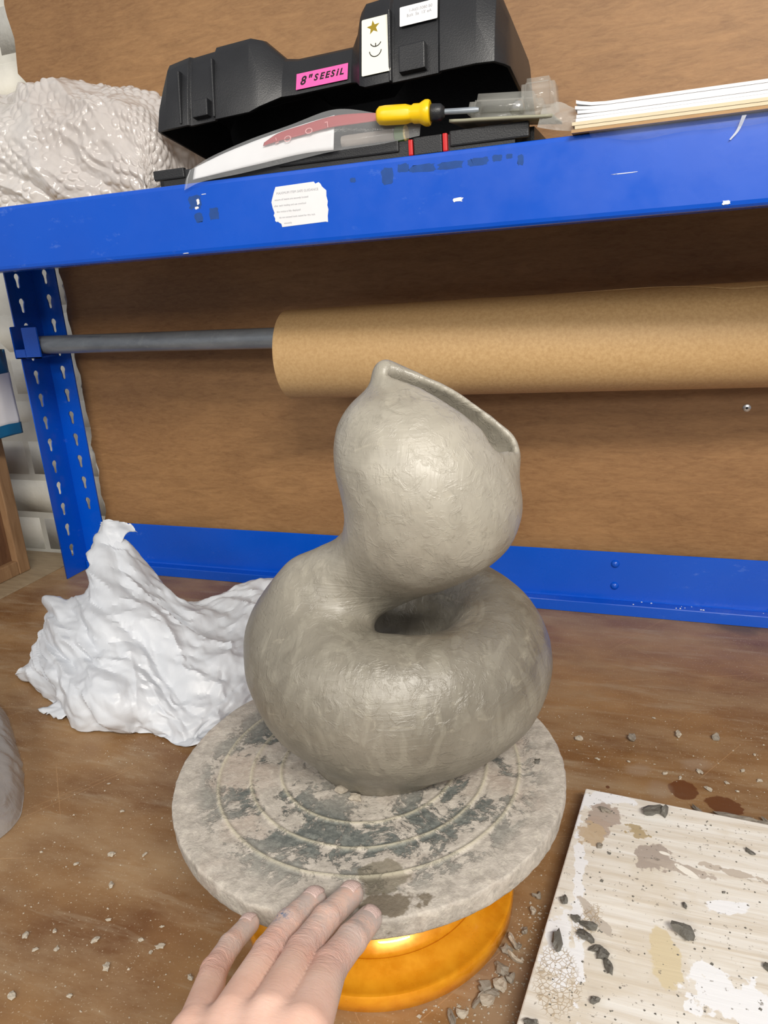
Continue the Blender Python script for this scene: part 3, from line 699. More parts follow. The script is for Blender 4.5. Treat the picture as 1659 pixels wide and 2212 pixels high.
# ---------------------------------------------------------------- sculpture
SP = dict(tx=.0168, ty=.0303, tz=.1987, tR=.0706, ta=.0393, tb=.046, trx=.0393, tr_y=.1391, fx=.0073, fy=.0202, fr0=.0555, fz2=.18, fr2=.092,
          n1=(-.028, -.0006, .2537), n1r=.0252, n2=(.0392, -.0005, .2876), n2r=.0239, b=(.0573, -.0064, .3357), br=(.0649, .0553, .0473), be=(.0436, .7947, .0782),
          e1=(.032, .0001, .4004), e1r=.0058, e2=(.0947, .0156, .3495), e2r=.0113)
def sculpt(P):
    p = SP; Rm = eul(p['trx'], p['tr_y'], 0); q = (P - np.array([p['tx'], p['ty'], p['tz']])) @ Rm
    h = np.sqrt(q[..., 0] ** 2 + q[..., 1] ** 2) - p['tR']; a, b = p['ta'], p['tb']
    k0 = np.sqrt((h / a) ** 2 + (q[..., 2] / b) ** 2); k1 = np.sqrt((h / a ** 2) ** 2 + (q[..., 2] / b ** 2) ** 2) + 1e-9
    d = k0 * (k0 - 1) / k1
    z0 = .1165; z1 = p['fz2']; t = np.clip((P[..., 2] - z0) / (z1 - z0), -.1, 3.)
    cx = p['fx'] + (p['tx'] - p['fx']) * t; cy = p['fy'] + (p['ty'] - .004 - p['fy']) * t
    rr = p['fr0'] + (p['fr2'] - p['fr0']) * (t + .15 * t * (1 - t))
    dr = (np.sqrt((P[..., 0] - cx) ** 2 + (P[..., 1] - cy) ** 2) - rr) * .8
    foot = smax(dr, P[..., 2] - z1 - .008, .05)
    d = smin(d, foot, .03); d = np.maximum(d, z0 - P[..., 2])
    n = cap(P, p['n1'], p['n2'], p['n1r'], p['n2r'])
    n = smin(n, cap(P, (-.008, -.006, .236), (.05, .012, .272), .010, .014), .018)
    e = ell(P, p['b'], p['br'], eul(*p['be']))
    e = smin(e, ell(P, (.046, -.012, .3), (.034, .034, .026), eul(0, .3, 0)), .03)
    tp = cap(P, p['e1'], p['e2'], p['e1r'], p['e2r'])
    upb = smin(smin(e, tp, .02), n, .03)
    k = .004 + .028 * (1 - np.clip(P[..., 0] / .04, 0, 1))
    d = smin(d, upb, k)
    u = np.array([.073, .016, -.042]); u /= np.linalg.norm(u)
    v = np.array([.5, -.34, .80]); v -= u * (u @ v); v /= np.linalg.norm(v); w = np.cross(u, v)
    B = np.stack([u, w, v], 1)
    c = ell(P, (.073, .002, .380), (.043, .0062, .032), B); c2 = ell(P, (.072, .004, .36), (.036, .018, .024), B)
    c3 = ell(P, (.101, -.004, .362), (.006, .010, .012), B)
    return smax(d, -smin(smin(c, c2, .01), c3, .006), .004)
V, Fc = surface_nets(sculpt, (-.115, -.105, .1125), (.155, .15, .418), .0019)
V = project(sculpt, V, 2); nrm = grad(sculpt, V, 8e-4)
dsp = fbm(V, 28, 3, 21) * .0007 + fbm(V, 90, 3, 31) * .00022
keep = (V[:, 2] > .1175)
V = V + nrm * (dsp * keep)[:, None]
V[:, 2] = np.maximum(V[:, 2], .1168)
sculpture = mesh('clay_sculpture', V, Fc, CLAY, None, True)
tag(sculpture, 'grey unfired clay vessel with a pod-like head over a swollen ring body, on the turntable', 'sculpture')
add_attr(sculpture, 'dry', np.clip((V[:, 2] - .235) / .07, 0, 1) * .85 + .1)  # tone follows height only: darker ring body, paler head

# ---------------------------------------------------------------- hand
FING = {  # tip, dip, pip, mcp with radii
 'pinky': [(-.0170, -.1475, .1115, .0056), (-.0165, -.1680, .1180, .0060), (-.0130, -.1880, .1240, .0068), (.0030, -.2235, .1370, .0095)],
 'ring': [(.0185, -.1340, .1255, .0068), (.0150, -.1575, .1315, .0073), (.0150, -.1790, .1350, .0081), (.0205, -.2195, .1430, .0112)],
 'middle': [(.0370, -.1250, .1255, .0070), (.0335, -.1500, .1325, .0075), (.0320, -.1745, .1365, .0084), (.0385, -.2175, .1470, .0118)],
 'index': [(.0520, -.1360, .1235, .0070), (.0505, -.1565, .1305, .0079), (.0485, -.1790, .1365, .0086), (.0550, -.2190, .1480, .0118)]}
WR = np.array([.040, -.305, .158])
def handf(P):
    palm = None
    for nm, (rx) in (('pinky', -.016), ('ring', -.006), ('middle', .005), ('index', .016)):
        m_ = np.array(FING[nm][3][:3]); c = cap(P, m_ + [0, -.010, -.003], WR + np.array([rx, 0, -.002]), .0115, .0150)
        palm = c if palm is None else smin(palm, c, .012)
    palm = smin(palm, cap(P, WR, WR + np.array([.004, -.16, .006]), .0225, .0300), .03)
    palm = smin(palm, cap(P, (.058, -.285, .140), (.070, -.262, .133), .0150, .0125), .02)
    for nm, J in FING.items():
        f_ = None
        for a, b in zip(J[:-1], J[1:]):
            c = cap(P, a[:3], b[:3], a[3], b[3]); f_ = c if f_ is None else smin(f_, c, .0018)
        palm = smin(palm, f_, .0008 + .007 * np.clip((-.206 - P[..., 1]) / .022, 0, 1))
    th_ = cap(P, (.070, -.262, .133), (.084, -.240, .128), .0115, .0098); th_ = smin(th_, cap(P, (.084, -.240, .128), (.091, -.222, .124), .0098, .0078), .003)
    return smin(palm, th_, .006)
V, Fc = surface_nets(handf, (-.045, -.475, .095), (.115, -.110, .205), .00125)
V = project(handf, V, 2)
person = mesh('person', V, Fc, SKIN, None, True)
tag(person, "left hand, palm down, fingers dusted with grey clay on the turntable's front rim", 'person')
crease = np.zeros(len(V)); red = np.zeros(len(V)); dust = np.zeros(len(V))
for nm, J in FING.items():
    for k, (w, s) in enumerate(((.6, .009), (.55, .006), (1.0, .0105), (.35, .014))):
        dd = np.linalg.norm(V - np.array(J[k][:3]), axis=1) - J[k][3] * .8
        g = np.exp(-(np.clip(dd, 0, 1) / s) ** 2)
        if k in (1, 2): crease = np.maximum(crease, g * (1 if k == 2 else .7))
        red = np.maximum(red, g * w)
        if k < 2: dust = np.maximum(dust, g * (1.0 if k == 0 else .75))
dust = np.maximum(dust, np.clip((V[:, 1] + .20) / .05, 0, 1) * .9)
dd = np.linalg.norm((V - np.array([.0595, -.195, .137])) / [1, 2.6, 1], axis=1); dust = np.maximum(dust, np.exp(-(dd / .009) ** 2)); crease = np.maximum(crease, np.exp(-(dd / .009) ** 2) * .9)
add_attr(person, 'crease', crease); add_attr(person, 'red', red); add_attr(person, 'dust', np.clip(dust, 0, 1))
add_attr(person, 'blue', np.exp(-(np.linalg.norm(V - np.array([.0125, -.160, .1385]), axis=1) / .0045) ** 2))
def nail(J, wd=.0052, ln=.0105, tilt=0.0):
    tip = Vector(J[0][:3]); dip = Vector(J[1][:3]); t = (tip - dip).normalized(); side = t.cross(Vector((tilt, 0, 1))).normalized(); n_ = side.cross(t)
    V = []; nu, nv = 9, 9; r = J[0][3]
    for i in range(nu):
        for j in range(nv):
            u = -1 + 2 * i / (nu - 1); v_ = j / (nv - 1); ww = wd * (1 if v_ < .7 else math.sqrt(max(0, 1 - ((v_ - .7) / .36) ** 2))) * (.9 + .1 * v_)
            x = u * ww; a = x / r; along = -ln * .55 + ln * v_
            drop = .0016 * max(0, v_ - .45) ** 2 * 4
            p = tip + t * along + side * (math.sin(a) * (r + .0003)) + n_ * (math.cos(a) * (r + .00045) - drop - .0007 * (1 - v_) ** 3)
            V.append(tuple(p))
    o = mesh('fingernail', V, grid_faces(nu, nv).tolist(), NAIL, person, True); s = o.modifiers.new('s', 'SOLIDIFY'); s.thickness = .0006; s.offset = 0
nail(FING['pinky'], .0042, .0085, -.15); nail(FING['ring'], .0050); nail(FING['middle'], .0050); nail(FING['index'], .0048, .0095, .35)

# ---------------------------------------------------------------- white plastic bag
BG = [[(-.5597, .198, .006), (-.5517, .1916, .012), (-.5445, .1884, .018), (-.543, .1993, .022), (-.5416, .2105, .026)],
 [(-.4729, .1543, 0), (-.4624, .1461, .025), (-.4753, .1616, .045), (-.5067, .1964, .060), (-.5487, .2471, .075)],
 [(-.4069, .1297, 0), (-.3978, .1251, .035), (-.413, .149, .060), (-.442, .1834, .080), (-.4751, .2382, .100)],
 [(-.3571, .1196, 0), (-.3486, .1185, .035), (-.3682, .1503, .065), (-.4088, .1986, .100), (-.4818, .2922, .155)],
 [(-.3279, .1332, 0), (-.3218, .1343, .035), (-.3409, .1672, .065), (-.3728, .2168, .095), (-.439, .2888, .145)],
 [(-.2919, .125, 0), (-.2886, .1322, .030), (-.3092, .1717, .055), (-.3424, .2295, .080), (-.3971, .2935, .105)],
 [(-.2551, .1178, 0), (-.2566, .1391, .025), (-.2784, .1864, .045), (-.305, .2334, .070), (-.3527, .2855, .090)],
 [(-.2373, .1474, 0), (-.2368, .1609, .020), (-.2523, .1998, .035), (-.2838, .258, .060), (-.3296, .3274, .080)],
 [(-.2147, .1981, 0), (-.22, .2113, .015), (-.2339, .2469, .035), (-.2566, .2993, .055), (-.3006, .3842, .070)]]
for c in BG:
    x, y, z = c[-1]; x0_, y0_, z0_ = c[0]
    c.insert(0, (x0_ + .004, y0_ + .012, .002))
    c += [(x - .012, y + .028, z * .8), (x - .016, y + .045, z * .35), (x - .012, y + .05, .002)]
x = np.array(BG[-1]) + [.03, .05, 0]; x[:, 2] *= .5; BG.append([tuple(q) for q in x])
S = cubic_grid(BG, 26, 24); nn = grid_normals(S)
if nn[..., 2].mean() < 0: nn = -nn
ul, vl = arcs(S)
S = S + nn * (facets(ul, vl, .052, 3) * .0125 + facets(ul + .3 * vl, vl, .022, 8) * .0058 + facets(ul, vl - .4 * ul, .009, 12) * .0020)[..., None]
S[..., 2] = np.maximum(S[..., 2], .0012 + .0008 * (fbm(S, 60, 2, 4) + 1))
bag = mesh('plastic_bag', S.reshape(-1, 3), grid_faces(*S.shape[:2]).tolist(), BAGW, None, True); bag.data.set_sharp_from_angle(angle=math.radians(24))
tag(bag, 'crumpled white plastic bag lying on the worktop left of the turntable', 'bag')
def flap(ctrl, su, sv, amp, seed, name='flap'):
    S = cubic_grid(ctrl, su, sv); nn = grid_normals(S); ul, vl = arcs(S); S = S + nn * (facets(ul, vl, .018, seed) * amp * .8 + facets(ul, vl, .007, seed + 2) * amp * .3)[..., None]
    ed = S[:, -1]; S[:, -1] += (np.stack([vnoise(ed, 300, seed + k) for k in range(3)], -1)) * .003
    S[..., 2] = np.maximum(S[..., 2], .0012)
    o = mesh(name, S.reshape(-1, 3), grid_faces(*S.shape[:2]).tolist(), BAGW, bag, True); s = o.modifiers.new('s', 'SOLIDIFY'); s.thickness = .0004
    return o
# torn tuft at the peak, loose skirts at the front, tail to the right
flap([[(-.494, .288, .140), (-.490, .300, .160), (-.482, .305, .172)], [(-.478, .285, .150), (-.476, .297, .169), (-.468, .300, .181)], [(-.462, .285, .150), (-.462, .298, .170), (-.440, .300, .180)], [(-.450, .288, .142), (-.444, .300, .163), (-.425, .302, .168)]], 8, 10, .004, 31)
flap([[(-.440, .175, .040), (-.455, .150, .010), (-.470, .137, .0015)], [(-.410, .165, .040), (-.420, .140, .012), (-.428, .128, .0015)]], 12, 12, .004, 71)
# ---------------------------------------------------------------- clear polythene at the left edge
PG = []
for (x, y, z, xt, yt, zt) in ((-.56, .155, 0, -.60, .120, .05), (-.500, .118, 0, -.53, .075, .055), (-.4545, .0835, 0, -.49, .04, .06), (-.412, .052, 0, -.45, .01, .058), (-.377, .020, 0, -.42, -.02, .052), (-.350, -.0083, 0, -.395, -.045, .045), (-.346, -.0394, 0, -.385, -.070, .035), (-.362, -.060, 0, -.40, -.085, .02)):
    PG.append([(x, y, .001), (x - .004, y - .003, .014), (x - .012, y - .010, .028), (xt + .01, yt + .008, zt * .85), (xt - .02, yt - .015, zt), (xt - .08, yt - .06, zt * .5), (xt - .11, yt - .08, .001)])
S = cubic_grid(PG, 16, 12); nn = grid_normals(S); S = S + nn * (crumple(S, 40, 13, 5) * .005 + crumple(S, 120, 15, 4) * .0014)[..., None]; S[..., 2] = np.maximum(S[..., 2], .0011)
pb = mesh('polythene_bag', S.reshape(-1, 3), grid_faces(*S.shape[:2]).tolist(), POLY, None, True)
tag(pb, 'translucent greyish polythene bag at the left edge, in front of the white bag', 'bag')

# ---------------------------------------------------------------- tile board
a0 = math.atan2(-(.1229 - .1438), -( -.0915 - .1384)); 
slab = empty('tile_board', (0, 0, 0)); tag(slab, 'white board smeared with dried slip, flat on the worktop right of the turntable', 'board')
c0 = Vector((.1438, .1384)); ex = Vector((.1422, -.0076)).normalized(); ey = Vector((-.0209, -.2299)).normalized()
pts = [c0, c0 + ex * .30, c0 + ex * .30 + ey * .30, c0 + ey * .30]
V, Fc = poly_slab([tuple(p) for p in pts[::-1]], .016, Matrix.Translation((0, 0, .002)))
sb = mesh('board', V, Fc, SLAB, slab); bv = sb.modifiers.new('b', 'BEVEL'); bv.width = .0012; bv.segments = 2
# ---------------------------------------------------------------- clay scraps
def scrap_mesh(size, flat, bend, seed, mat, sub=2):
    r = random.Random(seed); bm = bmesh.new(); bmesh.ops.create_icosphere(bm, subdivisions=sub, radius=1.0)
    sx, sy, sz = size
    off = np.array([r.random() * 50, r.random() * 50, r.random() * 50])
    for v in bm.verts:
        p = np.array(v.co); k = 1 + .62 * vnoise(p + off, 1.5, seed) + .34 * vnoise(p + off, 3.6, seed)
        q = Vector(p * k); x_ = q.x * sx; y_ = q.y * sy; z_ = q.z * sz
        if bend: y_ += bend * (x_ / sx) ** 2 * sy; z_ += abs(bend) * .4 * abs(x_)
        v.co = (x_, y_, z_)
    zmin = min(v.co.z for v in bm.verts)
    cut = zmin + (max(v.co.z for v in bm.verts) - zmin) * .12
    for v in bm.verts: v.co.z = max(v.co.z, cut) - cut
    me = bpy.data.meshes.new('clay_scrap'); bm.to_mesh(me); bm.free(); me.materials.append(mat)
    return me
seedc = [100]
def scrap(x, y, z, L, W, H, rot, mat, label, group=None, bend=0.0, name='clay_scrap'):
    seedc[0] += 1; me = scrap_mesh((L / 2, W / 2, H / 2), 0, bend, seedc[0], mat); o = bpy.data.objects.new(name, me); COL.objects.link(o)
    o.location = (x, y, z); o.rotation_euler = (0, 0, rot); tag(o, label, 'clay scrap', group); return o
Zb = .0181
for a in (((.1995, .1200), .018, .009, .009, .5, 'large dark grey clay lump near the far edge of the white board'),
          ((.2080, .1215), .010, .008, .010, 1.2, 'dark clay piece touching the large lump near the far edge of the white board'),
          ((.1400, .0090), .005, .010, .006, .2, 'dark clay nub near the left edge of the white board, nearest the turntable'),
          ((.1395, -.0290), .008, .020, .008, .1, 'long dark leaf-shaped clay flake by the left edge of the white board'),
          ((.1490, -.0045), .008, .005, .004, -.4, 'smallest grey scrap at the upper end of the row on the white board'),
          ((.1575, -.0085), .014, .006, .006, -.3, 'upper dark oblong scrap of the row on the white board'),
          ((.1570, -.0185), .014, .007, .007, -.7, 'second dark oblong scrap down the row on the white board'),
          ((.1640, -.0265), .009, .006, .006, .3, 'small dark pellet in the middle of the row on the white board'),
          ((.1690, -.0305), .011, .008, .007, 1.0, 'ring-like dark curl of clay in the row on the white board'),
          ((.1735, -.0370), .006, .012, .006, .3, 'lowest dark pellet of the row on the white board'),
          ((.2190, .0025), .016, .010, .010, -.5, 'wedge-shaped dark clay lump in the middle of the white board'),
          ((.1665, -.0640), .007, .006, .006, .2, 'black clay crumb in the lower middle of the white board'),
          ((.1315, -.0905), .010, .008, .007, .6, 'dark clay scrap at the bottom left corner of the white board'),
          ((.2690, .0935), .008, .005, .004, -.5, 'lone small dark flake at the right of the white board'),
          ((.2700, -.0100), .010, .005, .005, -.6, 'grey sliver at the right edge of the photo on the white board'),
          ((.2210, .0270), .003, .006, .004, .3, 'tiny upright dark crumb above the wedge-shaped lump on the white board'),
          ((.1610, .1130), .012, .006, .004, -.5, 'curled brownish shaving stuck in the slip puddle on the white board'),
          ((.1600, .0700), .006, .005, .003, .4, 'small grey crumb below the slip puddle on the white board')):
    (x_, y_), L_, W_, H_, r_, lb = a
    scrap(x_, y_, Zb, L_ * .85, W_ * .8, H_ * .8, r_, WETSCRAP if 'brownish' in lb or 'grey crumb' in lb else DARKSCRAP, lb, bend=.5 if 'ring' in lb else 0)
# scraps on the worktop
for (x_, y_), s_, lb in (((.129, .2343), .0055, 'pale grey pebble-like clay crumb behind the white board, nearest the turntable'), ((.1798, .2456), .0072, 'largest grey clay crumb of the row behind the white board'),
                         ((.2226, .2636), .0065, 'pale flaky crumb third from the turntable behind the white board'), ((.2576, .2685), .0065, 'brownish grey crumb furthest right in the row behind the white board')):
    scrap(x_, y_, .0001, s_ * 1.2, s_, s_ * .8, rnd.random() * 3, WETSCRAP if 'largest' in lb or 'brown' in lb else PALESCRAP, lb, 'clay crumbs behind the white board')
for L_ in (((.238, .1505), .020, .003, .004, -.9, 'thin curled grey shaving standing at the far edge of the white board'), ((.262, .1475), .034, .010, .006, -.1, 'long smooth grey shaving lying against the far edge of the white board'), ((.283, .1450), .022, .008, .006, -.2, 'pale lumpy clay strip against the far edge of the white board'), ((.2905, .153), .012, .004, .004, -.7, 'short pale shaving beyond the lumpy strip behind the white board')):
    (x_, y_), l_, w_, h_, r_, lb = L_; scrap(x_, y_, .0001, l_, w_, h_, r_, WETSCRAP, lb, 'shavings along the far edge of the white board', .2)
G1 = 'clay shavings between the turntable base and the white board'
LBS = ['oblong grey shaving touching the orange base, farthest back', 'small round crumb beside the oblong shaving at the back of the orange base', 'pale lumpy shaving against the orange base, second from the back',
 'thin straight sliver halfway between the orange base and the white board', 'long curved shaving in the middle of the gap between orange base and white board', 'roundish crumb at the lower end of the long curved shaving', 'wide folded clay shaving nearest the white board in the front cluster',
 'fat rounded shaving tucked against the orange base in the front cluster', 'thin bent shaving at the near left of the front cluster', 'stubby pale pebble at the near side of the front cluster by the orange base', 'slender diagonal shaving across the middle of the front cluster',
 'tiny crumb left of the white board, level with the back of the orange base', 'small upright flake under the turntable rim near the white board', 'small flat flake under the right of the turntable, farthest back', 'curled shaving at the bottom edge of the photo below the orange base', 'short crumb beside the curled shaving below the orange base']
for k, (x_, y_, l_, w_, r_) in enumerate(((.1075, -.0195, .009, .004, -1.0), (.1115, -.0235, .005, .004, .2), (.1050, -.0275, .008, .006, .8), (.1115, -.0335, .013, .003, -.5), (.1045, -.0440, .015, .006, -.6), (.1115, -.0500, .006, .005, .3), (.1060, -.0560, .008, .012, .5), (.0965, -.0605, .011, .009, .4), (.0945, -.0690, .012, .004, 1.1), (.0995, -.0700, .008, .007, .2), (.1010, -.0635, .012, .004, .5), (.1145, -.0100, .005, .004, .9), (.1175, .0095, .004, .006, .3), (.1190, .0250, .006, .004, .8), (.0810, -.0880, .012, .004, 2.0), (.0865, -.0835, .007, .005, .2))):
    scrap(x_, y_, .0001, l_, w_, .0045, r_, WETSCRAP if k % 3 else PALESCRAP, LBS[k], G1, .5 if k % 2 else 0)
G2 = 'dry clay crumbs on the worktop left of the turntable'; LB2 = 'tiny dry white clay crumb on the worktop left of the turntable'
for x_, y_ in ((-.1729, -.1455), (-.2229, -.1054), (-.1531, -.0936), (-.1869, -.1035), (-.2416, -.1151), (-.2252, -.1229), (-.2099, -.1176), (-.2335, -.0281), (-.2556, -.0451), (-.1364, -.0941), (-.1455, -.0787), (-.1004, -.1095), (-.211, -.0558), (-.2123, -.1573), (-.19, -.085), (-.163, -.12), (-.14, -.100), (-.205, -.02), (-.26, .02), (-.30, .05)):
    s_ = rnd.uniform(.0022, .0045); scrap(x_, y_, .0001, s_ * 1.5, s_, s_ * .5, rnd.random() * 3, PALESCRAP, LB2, G2)
G3 = 'small crumbs behind the white board'; LB3 = 'tiny pale clay crumb scattered on the worktop behind the white board'
for x_, y_ in ((.1489, .2069), (.1776, .2099), (.2232, .1971), (.246, .1865), (.2902, .2101), (.2773, .2216), (.21, .20), (.262, .2), (.29, .25), (.24, .21), (.27, .19), (.2, .29), (.19, .155)):
    s_ = rnd.uniform(.0022, .0042); scrap(x_, y_, .0001, s_ * 1.6, s_, s_ * .6, rnd.random() * 3, PALESCRAP, LB3, G3)
scrap(-.006, -.036, .1172, .010, .007, .005, .3, PALESCRAP, 'dry crumbly clay lump on the turntable against the left front of the sculpture foot', 'crumbs at the sculpture foot')
scrap(.006, -.041, .1172, .009, .006, .004, -.3, PALESCRAP, 'second dry clay lump at the sculpture foot, nearer the front of the turntable', 'crumbs at the sculpture foot')
scrap(.118, .03, .1170, .004, .006, .003, -.3, DARKSCRAP, 'tiny dark grey pellet on the right side of the turntable', None)
# fine dust and grit
def grit(name, n, area, zf, smin_, smax_, mat, label, seed):
    r = random.Random(seed); V = []; Fc = []
    while n > 0:
        x_ = r.uniform(area[0], area[1]); y_ = r.uniform(area[2], area[3])
        z = zf(x_, y_)
        if z is None: continue
        n -= 1; s = r.uniform(smin_, smax_) * (1 if r.random() > .1 else 1.7); b = len(V); a = r.random() * 6
        for k in range(4): V.append((x_ + s * math.cos(a + k * 1.57) * r.uniform(.5, 1.1), y_ + s * math.sin(a + k * 1.57) * r.uniform(.4, 1), z))
        V.append((x_, y_, z + s * .7)); Fc += [(b, b + 1, b + 4), (b + 1, b + 2, b + 4), (b + 2, b + 3, b + 4), (b + 3, b, b + 4)]
    o = mesh(name, V, Fc, mat); tag(o, label, 'clay dust', None, 'stuff'); return o
def onslab(x_, y_):
    p = Vector((x_, y_)) - c0; return p.dot(ex) > .002 and p.dot(ey) > .002 and p.dot(ex) < .298 and p.dot(ey) < .298
grit('clay_grit', 900, (-.34, .33, -.2, .30), lambda x_, y_: None if (math.hypot(x_, y_) < .108 or onslab(x_, y_)) else .0001, .0004, .0011, PALESCRAP, 'pale clay grit scattered all over the brown worktop', 5)
grit('clay_grit', 420, (.06, .135, -.11, .02), lambda x_, y_: None if (math.hypot(x_, y_) < .105 or onslab(x_, y_)) else .0001, .0005, .0014, PALESCRAP, 'dense clay grit on the worktop around the right of the orange base', 6)
grit('clay_grit', 330, (.12, .30, -.12, .14), lambda x_, y_: .0181 if onslab(x_, y_) else None, .0004, .0012, DARKSCRAP, 'dark clay specks sprinkled over the white board', 7)
grit('clay_grit', 24, (.15, .40, .532, .545), lambda x_, y_: .0165, .0008, .0018, PAPER, 'white plaster specks on the lip of the rear blue beam', 8)

# ---------------------------------------------------------------- bubble wrap
BW = []
for k, x_ in enumerate(np.linspace(-.745, -.322, 10)):
    top = .690 if x_ < -.48 else .690 - (x_ + .48) * .08; top += .004 * math.sin(k * 2.1)
    sag = max(0, (x_ + .372) / .050) * .022
    q_ = max(0, (x_ + .33) / .085) * .0
    BW.append([(x_ + .012, .272, .5512), (x_ + .008, .266, .572), (x_, .270, .600 - sag * .3), (x_ - .006, .285, .640 - sag * .6), (x_ - .012, .315, top - .016 - sag), (x_ - .014, .350, top + .002 - sag), (x_ - .012, .41, top - .01 - sag), (x_ - .01, .47, .64 - sag), (x_, .50, .5512)])
BW.append([(-.306, y, .5512 + (z - .5512) * .62) for x, y, z in BW[-1]]); BW.append([(-.302, y + .004, .5512 + (z - .5512) * .08) for x, y, z in BW[-1]])
S = cubic_grid(BW, 40, 34); nn = grid_normals(S)
if nn[S.shape[0] // 2, S.shape[1] // 2, 2] < 0: nn = -nn
ul0, vl0 = arcs(S)
big = facets(ul0, vl0, .034, 21) * .008 + facets(ul0, vl0, .013, 22) * .0026 + crumple(S, 18, 41, 4) * .007 + crumple(S, 55, 43, 5) * .002 + crumple(S, 150, 44, 4) * .0008
ul = np.cumsum(np.concatenate([[0], np.linalg.norm(np.diff(S[:, S.shape[1] // 2], axis=0), axis=1)]))[:, None] + 0 * S[..., 0]
vl = np.cumsum(np.concatenate([[0], np.linalg.norm(np.diff(S[S.shape[0] // 2], axis=0), axis=1)]))[None, :] + 0 * S[..., 0]
ul = ul + fbm(S, 11, 3, 3) * .016; vl = vl + fbm(S, 11, 3, 7) * .016
p_ = .0118; rw = np.round(vl / (p_ * .866)); uu = (ul / p_ + .5 * (rw % 2)); du = (uu - np.round(uu)) * p_; dv = vl - rw * p_ * .866
bub = np.clip(1 - (du ** 2 + dv ** 2) / (.0050 ** 2), 0, 1) ** .5
bub = bub * np.clip(fbm(S, 45, 2, 11) * 1.2 + .55, .08, 1)
S = S + nn * (big + bub * .0027)[..., None]; S[..., 2] = np.maximum(S[..., 2], .5508)
bwr = mesh('bubble_wrap', S.reshape(-1, 3), grid_faces(*S.shape[:2]).tolist(), BUBBLE, None, True)
tag(bwr, 'crumpled heap of clear bubble wrap on the shelf, left of the tool case', 'bubble wrap')

# ---------------------------------------------------------------- tool case
case = empty('tool_case', (0, 0, 0)); tag(case, 'open black plastic tool case on the blue shelf, pink and white labels on its lid', 'tool case')
FL = Vector((-.2980, .280, .6090)); FR = Vector((.0570, .272, .6225)); HL = Vector((-.2960, .425, .5800))
u_ = (FR - FL).normalized(); v_ = (HL - FL); v_ = (v_ - u_ * v_.dot(u_)).normalized(); w_ = u_.cross(v_)
if w_.z < 0: w_ = -w_
LW = (FR - FL).length; LD = (HL - FL).length
ML = Matrix(((u_.x, v_.x, w_.x, FL.x), (u_.y, v_.y, w_.y, FL.y), (u_.z, v_.z, w_.z, FL.z), (0, 0, 0, 1)))
# stations: u, front offset at rim, front offset at top, rim w, top height, back
SECT = [(0.000, .006, .006, 0, .004, 0), (0.001, .001, .012, 0, .040, .012), (.012, 0, .007, 0, .059, .010), (.038, 0, .005, 0, .061, .008), (.040, .003, .008, 0, .061, .008), (.068, .003, .008, 0, .062, .008), (.070, 0, .004, 0, .063, .008), (.108, 0, .005, 0, .064, .008), (.118, .002, .010, .004, .062, .010),
        (.136, .014, .022, .014, .046, .012), (.150, .016, .022, .014, .043, .012), (.208, .016, .022, .014, .042, .012), (.216, .010, .016, .010, .052, .012), (.222, .002, .008, .003, .063, .010), (.228, 0, .005, 0, .068, .008), (.252, 0, .005, 0, .069, .008), (.254, .003, .008, 0, .069, .008), (.296, .003, .008, 0, .069, .008), (.298, 0, .005, 0, .070, .008), (.330, 0, .006, 0, .068, .008), (.345, .003, .014, 0, .058, .012), (LW - .003, .012, .026, 0, .040, .016), (LW, .018, .03, 0, .006, .018)]
V = []; Fc = []; NP = 9
for (uu_, f0, f1, w0, hh, bk) in SECT:
    D = LD; hh = hh + (.009 if hh > .02 else 0)
    prof = [(f0, w0), (f0 + (f1 - f0) * .35, w0 + (hh - w0) * .45), (f1, w0 + (hh - w0) * .86), (f1 + .004, w0 + (hh - w0) * .96), (f1 + .012, hh), (D - bk - .012, hh), (D - bk - .003, hh * .93), (D - bk * .5, hh * .5), (D, 0)]
    V += [tuple(ML @ Vector((uu_, a_, b_))) for a_, b_ in prof]
for i in range(len(SECT) - 1):
    for k in range(NP - 1): b = i * NP + k; Fc.append((b, b + 1, b + NP + 1, b + NP))
Fc.append(tuple(range(NP))[::-1]); Fc.append(tuple((len(SECT) - 1) * NP + k for k in range(NP)))
lid = mesh('lid', V, Fc, BLACK, case, False); fixn(lid); s = lid.modifiers.new('s', 'SOLIDIFY'); s.thickness = .0028; s.offset = -1; b_ = lid.modifiers.new('b', 'BEVEL'); b_.width = .0022; b_.segments = 3; b_.limit_method = 'ANGLE'; b_.angle_limit = math.radians(25); lid.data.polygons.foreach_set('use_smooth', [True] * len(lid.data.polygons)); lid.data.set_sharp_from_angle(angle=math.radians(28))
def lbox(name, lo, hi, mat, bev=.0012, parent=lid):
    o = box(name, lo, hi, mat, parent, bev); o.data.transform(ML); return o
lbox('latch_seat', (.046, -.004, .004), (.064, .004, .020), BLACK); lbox('latch_seat', (.262, -.004, .004), (.286, .004, .026), BLACK)
lbox('rib', (.029, -.0015, .002), (.0315, .006, .052), BLACK); lbox('rib', (.068, -.0015, .002), (.0705, .006, .056), BLACK); lbox('rib', (.2515, -.0015, 0), (.254, .006, .060), BLACK)
